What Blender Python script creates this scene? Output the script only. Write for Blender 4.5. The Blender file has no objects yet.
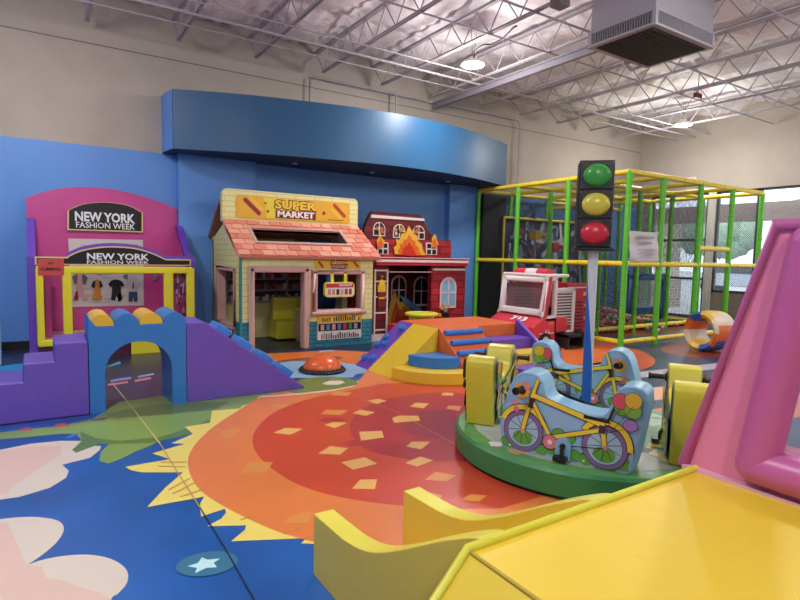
import bpy, bmesh, math, random
from mathutils import Vector, Matrix
random.seed(7)
PI = math.pi
S = bpy.context.scene
COL = S.collection

# ------------------------------------------------------------------ camera
YAW, PIT, ROL = -0.57788, 0.08093, 0.021626
FPX = 550.0
H = 1.5
cz, sz, cp, sp, cr, sr = math.cos(YAW), math.sin(YAW), math.cos(PIT), math.sin(PIT), math.cos(ROL), math.sin(ROL)
fwd = Vector((-sz*cp, cz*cp, -sp)); rgt = Vector((cz, sz, 0)); upv = rgt.cross(fwd)
R2 = cr*rgt + sr*upv; U2 = -sr*rgt + cr*upv
cam = bpy.data.objects.new('camera', bpy.data.cameras.new('camera'))
cam.matrix_world = Matrix(((R2.x, U2.x, -fwd.x, 0), (R2.y, U2.y, -fwd.y, 0), (R2.z, U2.z, -fwd.z, H), (0, 0, 0, 1)))
cam.data.sensor_width = 36; cam.data.lens = FPX/800*36; cam.data.clip_start = .05; cam.data.clip_end = 400
COL.objects.link(cam); S.camera = cam

# ------------------------------------------------------------------ colour, exposure
S.view_settings.view_transform = 'Standard'; S.view_settings.look = 'None'
S.view_settings.gamma = 1; S.view_settings.use_curve_mapping = False
S.view_settings.exposure = 0.12

# ------------------------------------------------------------------ world sky
W = bpy.data.worlds.new('sky'); S.world = W; W.use_nodes = True
nt = W.node_tree; nt.nodes.clear()
o_ = nt.nodes.new('ShaderNodeOutputWorld'); b_ = nt.nodes.new('ShaderNodeBackground')
b_.inputs[0].default_value = (.72, .84, 1, 1); b_.inputs[1].default_value = 3.0
nt.links.new(b_.outputs[0], o_.inputs[0])

# ------------------------------------------------------------------ lights: sun outside; the lamps' light is in make_lamp
sun = bpy.data.objects.new('sun', bpy.data.lights.new('sun', 'SUN')); COL.objects.link(sun)
sun.data.energy = 2.0; sun.data.angle = .05; sun.rotation_euler = (math.radians(50), 0, math.radians(-60))
LAMP_W = 175.0

# ------------------------------------------------------------------ helpers
def ray(x, y):
    return R2*((x-400)/FPX) + U2*(-(y-300)/FPX) + fwd
def onz(x, y, z=0.0):
    d = ray(x, y); t = (z-H)/d.z; return Vector((d.x*t, d.y*t, z))
def ony(x, y, Y):
    d = ray(x, y); t = Y/d.y; return Vector((d.x*t, Y, H+d.z*t))
def onx(x, y, X):
    d = ray(x, y); t = X/d.x; return Vector((X, d.y*t, H+d.z*t))

def lin(h):
    if isinstance(h, str):
        h = h.lstrip('#'); h = [int(h[i:i+2], 16)/255 for i in (0, 2, 4)]
    return tuple((c/12.92 if c <= .04045 else ((c+.055)/1.055)**2.4) for c in h) + (1,)
MATS = {}
def mat(h, rough=.45, bump=0.0, bscale=12, metal=0, emit=None, var=0.0, alpha=1, coat=0, vscale=3):
    key = (h, rough, bump, bscale, metal, emit, var, alpha, coat, vscale)
    if key in MATS: return MATS[key]
    m = bpy.data.materials.new('paint_'+h.strip('#')); m.use_nodes = True
    n = m.node_tree.nodes; L = m.node_tree.links; p = n['Principled BSDF']
    c = lin(h)
    p.inputs['Base Color'].default_value = c; p.inputs['Roughness'].default_value = rough
    p.inputs['Metallic'].default_value = metal; p.inputs['Alpha'].default_value = alpha
    if coat: p.inputs['Coat Weight'].default_value = coat; p.inputs['Coat Roughness'].default_value = .12
    tc = n.new('ShaderNodeTexCoord')
    if var:
        no = n.new('ShaderNodeTexNoise'); no.inputs['Scale'].default_value = vscale; no.inputs['Detail'].default_value = 4
        L.new(tc.outputs['Object'], no.inputs['Vector'])
        mx = n.new('ShaderNodeMix'); mx.data_type = 'RGBA'
        mx.inputs[6].default_value = tuple(max(0, v*(1-var)) for v in c[:3])+(1,)
        mx.inputs[7].default_value = tuple(min(1, v*(1+var)) for v in c[:3])+(1,)
        rp = n.new('ShaderNodeMapRange'); rp.inputs[1].default_value = .35; rp.inputs[2].default_value = .65
        L.new(no.outputs['Fac'], rp.inputs[0]); L.new(rp.outputs[0], mx.inputs[0]); L.new(mx.outputs[2], p.inputs['Base Color'])
    if bump:
        nb = n.new('ShaderNodeTexNoise'); nb.inputs['Scale'].default_value = bscale; nb.inputs['Detail'].default_value = 3
        L.new(tc.outputs['Object'], nb.inputs['Vector'])
        bp = n.new('ShaderNodeBump'); bp.inputs['Strength'].default_value = bump; bp.inputs['Distance'].default_value = .02
        L.new(nb.outputs['Fac'], bp.inputs['Height']); L.new(bp.outputs['Normal'], p.inputs['Normal'])
    if emit:
        p.inputs['Emission Color'].default_value = c; p.inputs['Emission Strength'].default_value = emit
    MATS[key] = m; return m
def vin(h, r=.38): return mat(h, r, bump=.25, bscale=7)
def ink(h): return mat(h, .4)

def brick(h1, h2, hm, sx=1.0, bw=.28, rh=.09, ms=.012, rough=.5, rot=None):
    key = ('brick', h1, h2, hm, bw, rh, ms, rot)
    if key in MATS: return MATS[key]
    m = bpy.data.materials.new('bricks'); m.use_nodes = True
    n = m.node_tree.nodes; L = m.node_tree.links; p = n['Principled BSDF']; p.inputs['Roughness'].default_value = rough
    tc = n.new('ShaderNodeTexCoord'); sep = n.new('ShaderNodeSeparateXYZ'); cb = n.new('ShaderNodeCombineXYZ')
    L.new(tc.outputs['Object'], sep.inputs[0])
    ad = n.new('ShaderNodeMath'); ad.operation = 'ADD'
    L.new(sep.outputs[0], ad.inputs[0]); L.new(sep.outputs[1], ad.inputs[1])
    L.new(ad.outputs[0], cb.inputs[0]); L.new(sep.outputs[2], cb.inputs[1])
    bt = n.new('ShaderNodeTexBrick'); L.new(cb.outputs[0], bt.inputs['Vector'])
    bt.inputs['Color1'].default_value = lin(h1); bt.inputs['Color2'].default_value = lin(h2); bt.inputs['Mortar'].default_value = lin(hm)
    bt.inputs['Scale'].default_value = 1; bt.inputs['Brick Width'].default_value = bw; bt.inputs['Row Height'].default_value = rh
    bt.inputs['Mortar Size'].default_value = ms; bt.inputs['Bias'].default_value = -.2
    L.new(bt.outputs['Color'], p.inputs['Base Color'])
    MATS[key] = m; return m

class MB:
    def __init__(s): s.v = []; s.f = []; s.m = []; s.mats = []; s.sm = []
    def mi(s, m):
        if m not in s.mats: s.mats.append(m)
        return s.mats.index(m)
    def add(s, vs, fs, m, smooth=False):
        o = len(s.v); s.v += [tuple(v) for v in vs]; k = s.mi(m)
        for f in fs: s.f.append([i+o for i in f]); s.m.append(k); s.sm.append(smooth)
        return s
    def box(s, a, b, m, M=None):
        (x0, y0, z0), (x1, y1, z1) = a, b
        vs = [Vector(p) for p in ((x0, y0, z0), (x1, y0, z0), (x1, y1, z0), (x0, y1, z0), (x0, y0, z1), (x1, y0, z1), (x1, y1, z1), (x0, y1, z1))]
        if M: vs = [M @ v for v in vs]
        return s.add(vs, [(0, 3, 2, 1), (4, 5, 6, 7), (0, 1, 5, 4), (1, 2, 6, 5), (2, 3, 7, 6), (3, 0, 4, 7)], m)
    def bar(s, a, b, w, m, h=None):
        a = Vector(a); b = Vector(b); d = (b-a).normalized(); h = h or w
        r = d.cross(Vector((0, 0, 1)))
        if r.length < 1e-3: r = Vector((1, 0, 0))
        r.normalize(); u = r.cross(d)
        vs = [p + r*sx*w/2 + u*sy*h/2 for p in (a, b) for sx, sy in ((-1, -1), (1, -1), (1, 1), (-1, 1))]
        return s.add(vs, [(0, 1, 2, 3), (7, 6, 5, 4), (0, 4, 5, 1), (1, 5, 6, 2), (2, 6, 7, 3), (3, 7, 4, 0)], m)
    def cyl(s, a, b, r, m, n=14, r2=None, cap=True):
        a = Vector(a); b = Vector(b); d = (b-a).normalized(); r2 = r if r2 is None else r2
        t = Vector((0, 0, 1)) if abs(d.z) < .9 else Vector((1, 0, 0))
        u = d.cross(t).normalized(); w = d.cross(u)
        vs = []
        for p, q in ((a, r), (b, r2)):
            for i in range(n): vs.append(p + (u*math.cos(2*PI*i/n) + w*math.sin(2*PI*i/n))*q)
        s.add(vs, [(i, i+n, (i+1) % n+n, (i+1) % n) for i in range(n)], m, True)
        if cap: s.add(vs, [tuple(range(n)), tuple(reversed(range(n, 2*n)))], m)
        return s
    def prism(s, pts, ax, a, b, m, mside=None, smooth=False):
        """outline extruded along axis ax between a and b; pts in the other two axes"""
        def P(p, t):
            if ax == 'x': return (t, p[0], p[1])
            if ax == 'y': return (p[0], t, p[1])
            return (p[0], p[1], t)
        n = len(pts); vs = [P(p, a) for p in pts]+[P(p, b) for p in pts]
        s.add(vs, [tuple(reversed(range(n))), tuple(range(n, 2*n))], m)
        s.add(vs, [(i, (i+1) % n, (i+1) % n+n, i+n) for i in range(n)], mside or m, smooth)
        return s
    def ext(s, pts, off, m, mside=None, smooth=False):
        n = len(pts); off = Vector(off); vs = [Vector(p) for p in pts]+[Vector(p)+off for p in pts]
        s.add(vs, [tuple(reversed(range(n))), tuple(range(n, 2*n))], m)
        s.add(vs, [(i, (i+1) % n, (i+1) % n+n, i+n) for i in range(n)], mside or m, smooth)
        return s
    def tube(s, pts, r, m, n=10, closed=False):
        P = [Vector(p) for p in pts]; k = len(P); vs = []
        for i, p in enumerate(P):
            if closed: d = P[(i+1) % k]-P[i-1]
            else: d = P[min(i+1, k-1)]-P[max(i-1, 0)]
            d.normalize(); t = Vector((0, 0, 1)) if abs(d.z) < .95 else Vector((1, 0, 0))
            u = d.cross(t).normalized(); w = d.cross(u)
            for j in range(n): vs.append(p+(u*math.cos(2*PI*j/n)+w*math.sin(2*PI*j/n))*r)
        fs = []
        for i in range(k if closed else k-1):
            for j in range(n):
                a = i*n+j; b = i*n+(j+1) % n; c = ((i+1) % k)*n+(j+1) % n; d = ((i+1) % k)*n+j
                fs.append((a, d, c, b))
        s.add(vs, fs, m, True)
        if not closed: s.add(vs, [tuple(range(n)), tuple(reversed(range((k-1)*n, k*n)))], m)
        return s
    def ball(s, c, r, m, nu=14, nv=8, sc=(1, 1, 1), vmin=0.0):
        vs = []; fs = []
        for j in range(nv+1):
            th = PI*(vmin + (1-vmin)*j/nv) if False else PI*j/nv*(1-vmin)
            for i in range(nu):
                ph = 2*PI*i/nu
                vs.append((c[0]+r*sc[0]*math.sin(th)*math.cos(ph), c[1]+r*sc[1]*math.sin(th)*math.sin(ph), c[2]+r*sc[2]*math.cos(th)))
        for j in range(nv):
            for i in range(nu): fs.append((j*nu+i, (j+1)*nu+i, (j+1)*nu+(i+1) % nu, j*nu+(i+1) % nu))
        return s.add(vs, fs, m, True)
    def face(s, pts, m): return s.add(pts, [tuple(range(len(pts)))], m)
    def build(s, name, parent=None, bevel=0, seg=2, smooth=None):
        me = bpy.data.meshes.new(name); me.from_pydata(s.v, [], s.f)
        for m in s.mats: me.materials.append(m)
        me.polygons.foreach_set('material_index', s.m); me.polygons.foreach_set('use_smooth', s.sm)
        bm = bmesh.new(); bm.from_mesh(me)
        if bevel: bmesh.ops.remove_doubles(bm, verts=bm.verts, dist=1e-5)
        bmesh.ops.recalc_face_normals(bm, faces=bm.faces) if bevel else None
        bm.to_mesh(me); bm.free(); me.update()
        o = bpy.data.objects.new(name, me); COL.objects.link(o)
        if bevel:
            md = o.modifiers.new('bevel', 'BEVEL'); md.width = bevel; md.segments = seg; md.limit_method = 'ANGLE'; md.angle_limit = math.radians(35); md.harden_normals = False
            me.polygons.foreach_set('use_smooth', [True]*len(me.polygons))
            w = o.modifiers.new('wn', 'WEIGHTED_NORMAL'); w.keep_sharp = True
        if parent:
            o.parent = parent; o.matrix_parent_inverse = Matrix.Translation(parent.location).inverted() if not parent.rotation_euler.z else parent.matrix_basis.inverted()
        return o

def tag(o, label, cat, group=None, kind=None):
    o['label'] = label; o['category'] = cat
    if group: o['group'] = group
    if kind: o['kind'] = kind
    return o
def thing(name, label, cat, loc=(0, 0, 0), group=None):
    o = bpy.data.objects.new(name, None); o.location = loc; o.empty_display_size = .1; COL.objects.link(o)
    return tag(o, label, cat, group)
def struct(o): o['kind'] = 'structure'; return o
def dup(root, dloc):
    r = root.copy(); COL.objects.link(r); r.location = root.location + Vector(dloc)
    for ch in list(root.children):
        c = ch.copy(); COL.objects.link(c); c.parent = r; c.matrix_parent_inverse = ch.matrix_parent_inverse.copy()
        for g in ch.children:
            d = g.copy(); COL.objects.link(d); d.parent = c; d.matrix_parent_inverse = g.matrix_parent_inverse.copy()
    return r

def text(name, body, o, u, v, w, h, m, parent, bold=.02, depth=.002, label=None):
    """lettering whose box starts at o, runs along u for w metres, and is h high along v"""
    cu = bpy.data.curves.new('t', 'FONT'); cu.body = body; cu.size = 1; cu.offset = bold; cu.resolution_u = 2; cu.fill_mode = 'FRONT'
    t = bpy.data.objects.new('t', cu); COL.objects.link(t); bpy.context.view_layer.update()
    me = bpy.data.meshes.new_from_object(t.evaluated_get(bpy.context.evaluated_depsgraph_get()))
    bpy.data.objects.remove(t)
    xs = [p.co.x for p in me.vertices]; ys = [p.co.y for p in me.vertices]
    x0, x1, y0, y1 = min(xs), max(xs), min(ys), max(ys)
    o = Vector(o); u = Vector(u).normalized(); v = Vector(v).normalized(); n = u.cross(v)
    for p in me.vertices:
        a = (p.co.x-x0)/(x1-x0)*w; b = (p.co.y-y0)/(y1-y0)*h
        p.co = o+u*a+v*b+n*depth
    me.materials.clear(); me.materials.append(m); me.name = name
    ob = bpy.data.objects.new(name, me); COL.objects.link(ob)
    if parent: ob.parent = parent; ob.matrix_parent_inverse = Matrix.Translation(parent.location).inverted()
    if label: ob['label'] = label
    return ob

def arc(cx, cy, rx, ry, a0, a1, n):
    return [(cx+rx*math.cos(math.radians(a0+(a1-a0)*i/n)), cy+ry*math.sin(math.radians(a0+(a1-a0)*i/n))) for i in range(n+1)]
def spline(pts, k=6, closed=True):
    n = len(pts); out = []
    for i in range(n if closed else n-1):
        p0, p1, p2, p3 = (pts[(i-1) % n], pts[i], pts[(i+1) % n], pts[(i+2) % n]) if closed else (pts[max(i-1, 0)], pts[i], pts[i+1], pts[min(i+2, n-1)])
        for j in range(k):
            t = j/k
            out.append(tuple(.5*((2*p1[q])+(-p0[q]+p2[q])*t+(2*p0[q]-5*p1[q]+4*p2[q]-p3[q])*t*t+(-p0[q]+3*p1[q]-3*p2[q]+p3[q])*t**3) for q in range(len(p1))))
    if not closed: out.append(tuple(pts[-1]))
    return out

# ================================================================== THE ROOM
RX, BY, LX, FY, CZ = 14.5, 9.77, -4.0, -4.5, 5.3
BLUE = mat('#5F93DA', .5); BEIGE = mat('#ADA399', .75, var=.04, vscale=2); BLACKB = mat('#101116', .5)

# ---- floor: one printed vinyl sheet, the print laid out on the ground plane
fb = MB()
F_BLUE = mat('#1F5AA6', .3, var=.22, vscale=1.1); LAY = [0.0]
fb.box((LX, FY, -.1), (RX, BY, 0), F_BLUE)
def lay(pts, m, closed_spline=0):
    LAY[0] += .00005
    if closed_spline: pts = spline(pts, closed_spline)
    P = [(p[0], p[1], LAY[0]) for p in pts]
    a = sum(P[i][0]*P[(i+1) % len(P)][1]-P[(i+1) % len(P)][0]*P[i][1] for i in range(len(P)))
    if a < 0: P.reverse()
    fb.face(P, m)
def fp(pts): return [tuple(onz(x, y))[:2] for x, y in pts]
def fm(h, var=0.0): return mat(h, .3, var=var, vscale=1.5)
def ell(cx, cy, rx, ry, n=48): return arc(cx, cy, rx, ry, 0, 360-360/n, n-1)
# backdrop zones of the print
lay([(-4, 5.6), (2.6, 5.6), (3.0, 9.77), (-4, 9.77)], fm('#40375F', .15))
lay([(-4, 7.3), (8.2, 7.0), (8.2, 9.77), (-4, 9.77)], fm('#1E2B4A', .2))
lay([(4.5, -4), (14.5, -4), (14.5, 9.77), (8, 9.77), (8, 7), (4.6, 6.3)], fm('#2B3A57', .25))
lay(ell(6.5, 6.1, 2.0, 1.7), fm('#C9502A', .12), 0)
lay(ell(6.6, 5.9, 1.2, 1.1), fm('#E0703A', .12), 0)
lay(ell(10.4, 4.9, 1.9, .8), fm('#8E3A2C', .2), 0)
lay([(5.2, 3.4), (9.6, 3.0), (9.7, 3.35), (5.4, 3.8)], fm('#E3A889'))
lay([(4.6, 2.4), (9.0, 2.1), (9.4, 2.75), (4.9, 3.2)], fm('#D9744A'))
lay([(5.4, 4.25), (10.5, 3.7), (10.5, 4.0), (5.4, 4.5)], fm('#B9AFC0'))
lay(ell(11.2, 4.6, 1.5, 1.2), fm('#A04A30', .15)); lay(ell(11.0, 7.8, 2.4, 1.3), fm('#7F3A2C', .3))
lay(fp([(300, 352), (330, 350), (372, 352), (372, 366), (300, 366), (258, 366), (258, 354)]), fm('#E2762F', .1))
lay(ell(3.1, 7.1, .55, .2), fm('#8C4A30'))
lay(fp([(262, 366), (290, 361), (330, 361), (368, 366), (392, 376), (330, 378), (262, 378)]), fm('#8FB4D8', .08))
lay(fp([(356, 374), (372, 373), (378, 376), (352, 378)]), fm('#1F4A8E'))
lay(ell(-.1, 8.3, .5, .25), fm('#2F8FC9'))
lay(fp([(93, 371), (104, 368), (120, 361), (121, 364), (108, 367), (96, 372)]), fm('#48A9D8'))
for a in (((111, 380), (131, 377), (131, 379), (111, 382)), ((138, 376), (154, 373), (154, 375), (138, 378))):
    lay(fp(a), fm('#8AA0E8')); lay(fp([(x-3, y+4) for x, y in a]), fm('#E88A88'))
lay(fp([(320, 351), (334, 350), (334, 351), (320, 352)]), fm('#A9C8E0'))
# green creature
lay(fp([(-30, 437), (20, 430), (60, 426), (92, 419), (120, 402), (160, 396), (215, 398), (262, 386), (300, 386), (262, 405), (235, 414), (212, 428), (195, 433), (160, 441), (150, 446), (135, 452), (119, 460), (108, 464), (99, 461), (101, 452), (109, 444), (98, 444), (88, 450), (76, 453), (72, 450), (82, 441), (76, 434), (60, 434), (20, 438), (-30, 442)]), fm('#7F9E50', .08))
lay(fp([(80, 431), (95, 438), (120, 441), (160, 437), (200, 424), (212, 418), (213, 427), (180, 437), (150, 443), (128, 444), (112, 444), (98, 444), (88, 450), (76, 453), (72, 450), (82, 441)]), fm('#5F7E42'))
lay(fp([(105, 414), (150, 405), (200, 402), (230, 402), (215, 410), (150, 416), (110, 418)]), fm('#647F45'))
for a in (((18, 431), (22, 428.5), (27, 427.5), (31, 428.5), (32, 430.5)), ((52, 427.5), (57, 424), (63, 423), (69, 424.5), (70, 426))): lay(fp(a), fm('#C24B50'))
lay(fp([(92, 419.5), (110, 417), (104, 420), (92, 421)]), fm('#A84248'))
lay(fp([(64, 440), (71, 434.5), (80, 433), (73, 437)]), fm('#2C86D2'))
# clouds
CL = fm('#D9CDBE', .02); CP = fm('#DDBDAE', .03)
lay(fp([(-80, 462), (0, 450), (30, 444), (60, 441), (82, 441), (72, 450), (76, 453), (95, 446), (101, 446), (100, 450), (90, 458), (62, 465), (69, 471), (66, 478), (50, 488), (20, 497), (0, 500), (-80, 515)]), CL)
lay(fp([(-80, 465), (0, 452), (30, 447), (62, 446), (60, 455), (40, 468), (20, 482), (5, 494), (-80, 510)]), CP)
lay(fp(spline([(-80, 530), (0, 519.5), (20, 517.5), (40, 517.5), (58, 521), (64, 529), (58, 541), (45, 553), (28, 565)], 4, False) + spline([(28, 565), (45, 559.5), (70, 555.5), (95, 555.5), (115, 561), (127, 571), (127, 583), (118, 594), (110, 602), (95, 650), (-80, 650)], 4, False)), CL)
lay(fp([(-80, 535), (8, 523), (13, 535), (20, 550), (27, 565), (42, 567), (46, 578), (62, 581), (80, 588), (104, 594), (112, 601), (95, 650), (-80, 650)]), CP)
# sun print
YEL = fm('#E8D56A', .03); ORA = fm('#DE7E42', .05); RED = fm('#C8472E', .06); CRI = fm('#AE3038', .06); CR2 = fm('#96303F', .05)
lay(fp([(300, 392), (260, 396), (254, 402), (242, 406), (240, 408.5), (212, 411), (210, 423), (185, 427), (193, 434), (171, 443.6), (185, 444), (152, 453.6), (170, 459.4), (125, 467), (131, 470.5), (142, 472.6), (183, 472.6), (165, 488), (147, 507.4), (204, 497), (200.5, 503), (200, 508), (201, 517), (225, 509), (226, 513), (221, 519), (207, 526.6), (246, 525.6), (245, 530), (231, 541.6), (307, 538.4), (301, 543.6), (314, 544.4), (340, 548)]) + [(1.6, 1.9), (2.0, 1.5), (2.6, 1.9), (3.5, 1.4), (4.2, 2.2), (5.2, 2.0), (5.0, 3.4), (5.6, 4.0), (5.0, 5.0), (4.2, 5.9)], YEL)
lay(fp(spline([(355, 386), (320, 390), (268.8, 394.5), (236, 412), (204, 435), (188, 460), (198, 488), (232, 511), (278, 532), (313, 542)], 6, False)) + [(1.35, 2.35), (1.7, 2.05), (2.4, 1.8), (3.4, 1.75), (4.4, 2.3), (4.9, 3.4), (4.8, 4.6), (4.4, 5.9), (3.6, 6.25)], ORA)
lay(fp(spline([(380, 384), (347, 391), (306, 400), (269, 416), (252.6, 439), (264, 462), (301, 486), (352, 499.5), (426, 508), (500, 509)], 6, False)) + [(3.4, 2.3), (4.2, 3.0), (4.4, 4.2), (4.0, 5.2)], RED)
lay(fp(spline([(455, 391), (397, 397), (368, 406), (351, 422), (353, 437), (368, 450), (394, 457), (424, 461), (470, 462)], 6, False)) + [(3.6, 3.2), (4.0, 4.0), (3.8, 4.7)], CRI)
lay(fp(spline([(455, 410), (422, 411), (404, 419), (401, 428), (410, 435), (431, 438), (465, 438)], 6, False)), CR2)
lay(fp([(316, 421), (325, 418), (336, 418), (347, 419), (337, 423)]), CRI)
lay(fp([(343, 444), (352, 440), (360, 441), (361, 446), (350, 447)]), CRI)
DIA = fm('#E2B064', .03); DIO = fm('#DC9048', .03)
def dq(q, o, s, m): lay(fp([(x/s+o[0], y/s+o[1]) for x, y in q]), m)
A = (240, 370); Bq = (340, 370)
for q in ([(165, 315), (225, 290), (318, 295), (250, 325)], [(562, 217), (600, 200), (675, 212), (630, 230)], [(422, 275), (470, 260), (535, 265), (475, 292)], [(595, 310), (710, 305), (720, 338), (605, 355)], [(390, 420), (450, 382), (540, 392), (500, 425)], [(505, 463), (625, 437), (687, 470), (565, 500)], [(560, 595), (600, 550), (685, 548), (675, 597)], [(635, 155), (690, 145), (735, 155), (680, 172)]): dq(q, A, 5, DIA)
for q in ([(0, 515), (45, 460), (165, 462), (130, 515)], [(450, 128), (480, 108), (560, 112), (540, 130)], [(148, 187), (180, 170), (250, 172), (220, 192)], [(400, 222), (430, 200), (540, 202), (505, 226)]): dq(q, A, 5, DIO)
for q in ([(320, 170), (350, 152), (412, 155), (385, 178)], [(240, 222), (270, 212), (360, 212), (370, 235), (250, 245)], [(300, 430), (370, 400), (430, 418), (355, 447)], [(305, 355), (330, 332), (417, 332), (375, 367)], [(465, 118), (475, 105), (525, 107), (520, 120)]): dq(q, Bq, 4.61, DIA)
for q in ([(390, 508), (440, 470), (535, 488), (490, 515)], [(380, 590), (410, 565), (470, 580), (460, 600)], [(490, 180), (500, 165), (560, 167), (550, 190)], [(560, 600), (600, 575), (680, 580), (640, 610)]): dq(q, Bq, 4.61, DIO)
for q in ([(219, 432), (238, 428.5), (243, 431), (226, 440)], [(212, 431), (219, 428), (222, 430), (214, 432)], [(287, 519), (303, 512), (314, 512), (308, 524), (284, 524)]): lay(fp(q), DIO)
for a, b in (((168, 490), (190, 478)), ((172, 494), (196, 482)), ((180, 497), (204, 489)), ((240, 520), (252, 516)), ((284, 534), (303, 527)), ((160, 462), (186, 462)), ((158, 466), (186, 467))):
    lay(fp([a, b, (b[0]+.8, b[1]+.8), (a[0]+.8, a[1]+.8)]), fm('#C98A3A'))
# green patch, pink line, star
lay(fp(spline([(290, 390), (300, 380), (325, 377), (345, 378), (357, 382), (354, 386), (335, 390), (300, 394)], 5)), fm('#6E8844', .06))
lay(fp([(322, 383.5), (330, 381), (342, 381), (345, 383), (338, 385), (326, 385)]), fm('#DDD6CC'))
lay(fp([(262, 396.5), (300, 393.5), (335, 389.5), (355, 385.5), (355, 386.6), (335, 391), (300, 395), (262, 398)]), fm('#E6C9BE'))
gl = []
for i in range(40):
    t = 2*PI*i/40; gl.append((207+31*math.cos(t)+0*math.sin(t), 564.5+12*math.sin(t)-4*math.cos(t)))
lay(fp(gl), fm('#3B7390'))
lay(fp([(x/5+160, y/5+480) for x, y in ((135, 435), (190, 418), (210, 390), (238, 402), (302, 395), (268, 418), (285, 440), (232, 443), (175, 470), (185, 443))]), fm('#BFE6EA'))
# seams of the sheet
def seam(pts, m, w=.008):
    P = fp(pts)
    for a, b in zip(P, P[1:]):
        d = Vector((b[0]-a[0], b[1]-a[1])).normalized(); n = (-d.y*w/2, d.x*w/2)
        lay([(a[0]+n[0], a[1]+n[1]), (b[0]+n[0], b[1]+n[1]), (b[0]-n[0], b[1]-n[1]), (a[0]-n[0], a[1]-n[1])], m)
seam([(112, 383), (133, 409), (160, 444)], fm('#C9BE80'), .012)
seam([(160, 444), (177, 472), (200, 508)], fm('#B99A50'), .009)
seam([(200, 508), (225, 549), (255, 602)], fm('#1A2A40'))
seam([(352, 394), (400, 414), (455, 445)], fm('#D98A70'))
struct(fb.build('floor'))

# ---- walls
def PANE(): return None
wb = MB()
wb.box((LX, BY, 0), (RX, BY+.2, 3.07), BLUE); wb.box((LX, BY, 3.07), (RX, BY+.2, 5.6), BEIGE)
wb.box((1.903, 9.60, 0), (3.19, BY, 3.07), BLUE); wb.box((7.5, 9.60, 0), (8.25, BY, 3.07), BLUE)
wb.box((LX, BY-.002, 4.575), (RX, BY, 4.59), mat('#6E665C', .8))
struct(wb.build('wall_back'))
tb = MB()
tb.box((LX, BY-.02, 0), (1.903, BY, .12), BLACKB); tb.box((1.89, 9.58, 0), (3.2, 9.60, .12), BLACKB); tb.box((3.19, BY-.02, 0), (7.5, BY, .12), BLACKB); tb.box((7.49, 9.58, 0), (8.26, 9.6, .12), BLACKB)
struct(tb.build('baseboard_back'))
w = MB(); w.box((LX-.2, FY, 0), (LX, BY, 3.07), BLUE); w.box((LX-.2, FY, 3.07), (LX, BY, 5.6), BEIGE); struct(w.build('wall_left'))
w = MB(); w.box((LX, FY-.2, 0), (RX, FY, 5.6), BEIGE); struct(w.build('wall_front'))
# right wall with the shopfront glazing
WY0, WY1, WTOP = -3.5, 9.35, 3.3
w = MB()
w.box((RX, FY, 0), (RX+.25, WY0, 5.6), BEIGE); w.box((RX, WY1, 0), (RX+.25, BY+.2, 5.6), BEIGE); w.box((RX, WY0, WTOP), (RX+.25, WY1, 5.6), BEIGE)
struct(w.build('wall_right'))
w = MB(); KN = mat('#8F8270', .7)
w.box((RX+.05, WY0, 0), (RX+.2, 2.0, .72), KN); w.box((RX+.05, 2.0, 0), (RX+.2, 7.55, .72), KN)
struct(w.build('trim_1'))
FRM = mat('#4A4A50', .4, metal=.3)
GL = mat('#DCE8F0', .02, alpha=.12)
def window(n, y0, y1, z0, z1, bars=()):
    f = MB(); t = .05
    for a, b in (((y0, z0), (y1, z0+t*1.4)), ((y0, z1-t), (y1, z1)), ((y0, z0), (y0+t, z1)), ((y1-t, z0), (y1, z1))):
        f.box((RX+.06, a[0], a[1]), (RX+.16, b[0], b[1]), FRM)
    for zz in bars: f.box((RX+.06, y0, zz), (RX+.16, y1, zz+.06), FRM)
    o = struct(f.build('window_%d' % n))
    g = MB(); g.box((RX+.105, y0+t, z0+t), (RX+.112, y1-t, z1-t), GL); g.build('pane', o)
yy = [7.55, 6.55, 5.4, 4.2, 3.0, 1.8, .6, -.8, -2.2, -3.5]
n_ = 2
for a, b in zip(yy[1:], yy): window(n_, a, b, .72, WTOP); n_ += 1
window(1, 7.75, 9.35, 0, WTOP, (1.02, 2.05))
m_ = MB(); m_.box((RX+.02, 7.55, 0), (RX+.2, 7.75, WTOP), mat('#DAD6CC', .5)); struct(m_.build('trim_2'))

# ---- soffit: the curved blue header
pts = [(1.69, BY), (1.69, 9.6), (1.75, 9.19)] + spline([(1.75, 9.19), (2.8, 8.79), (3.7, 8.56), (4.5, 8.40), (5.34, 8.32), (6.2, 8.36), (7.0, 8.50), (7.7, 8.70), (8.62, 9.05)], 8, False)[1:] + [(8.62, BY)]
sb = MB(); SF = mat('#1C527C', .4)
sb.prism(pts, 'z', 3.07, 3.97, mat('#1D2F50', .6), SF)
sb.face([(1.687, BY, 3.075), (1.687, 9.6, 3.075), (1.687, 9.6, 3.965), (1.687, BY, 3.965)], BLUE); sb.face([(1.687, 9.6, 3.075), (1.745, 9.2, 3.075), (1.745, 9.2, 3.965), (1.687, 9.6, 3.965)], BLUE)
s_ = struct(sb.build('trim_3'))
for (x, y) in ((295, 163), (372, 172), (448, 181)):
    p = onz(x, y, 3.07); d = MB(); d.cyl((p.x, p.y, 3.05), (p.x, p.y, 3.069), .05, mat('#B9BEC8', .4), 18)
    tag(d.build('downlight'), 'small round recessed downlight in the dark underside of the curved blue header, %s' % {295: 'the left one', 372: 'the middle one', 448: 'the right one'}[x], 'light', 'downlights under the blue header')

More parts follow.
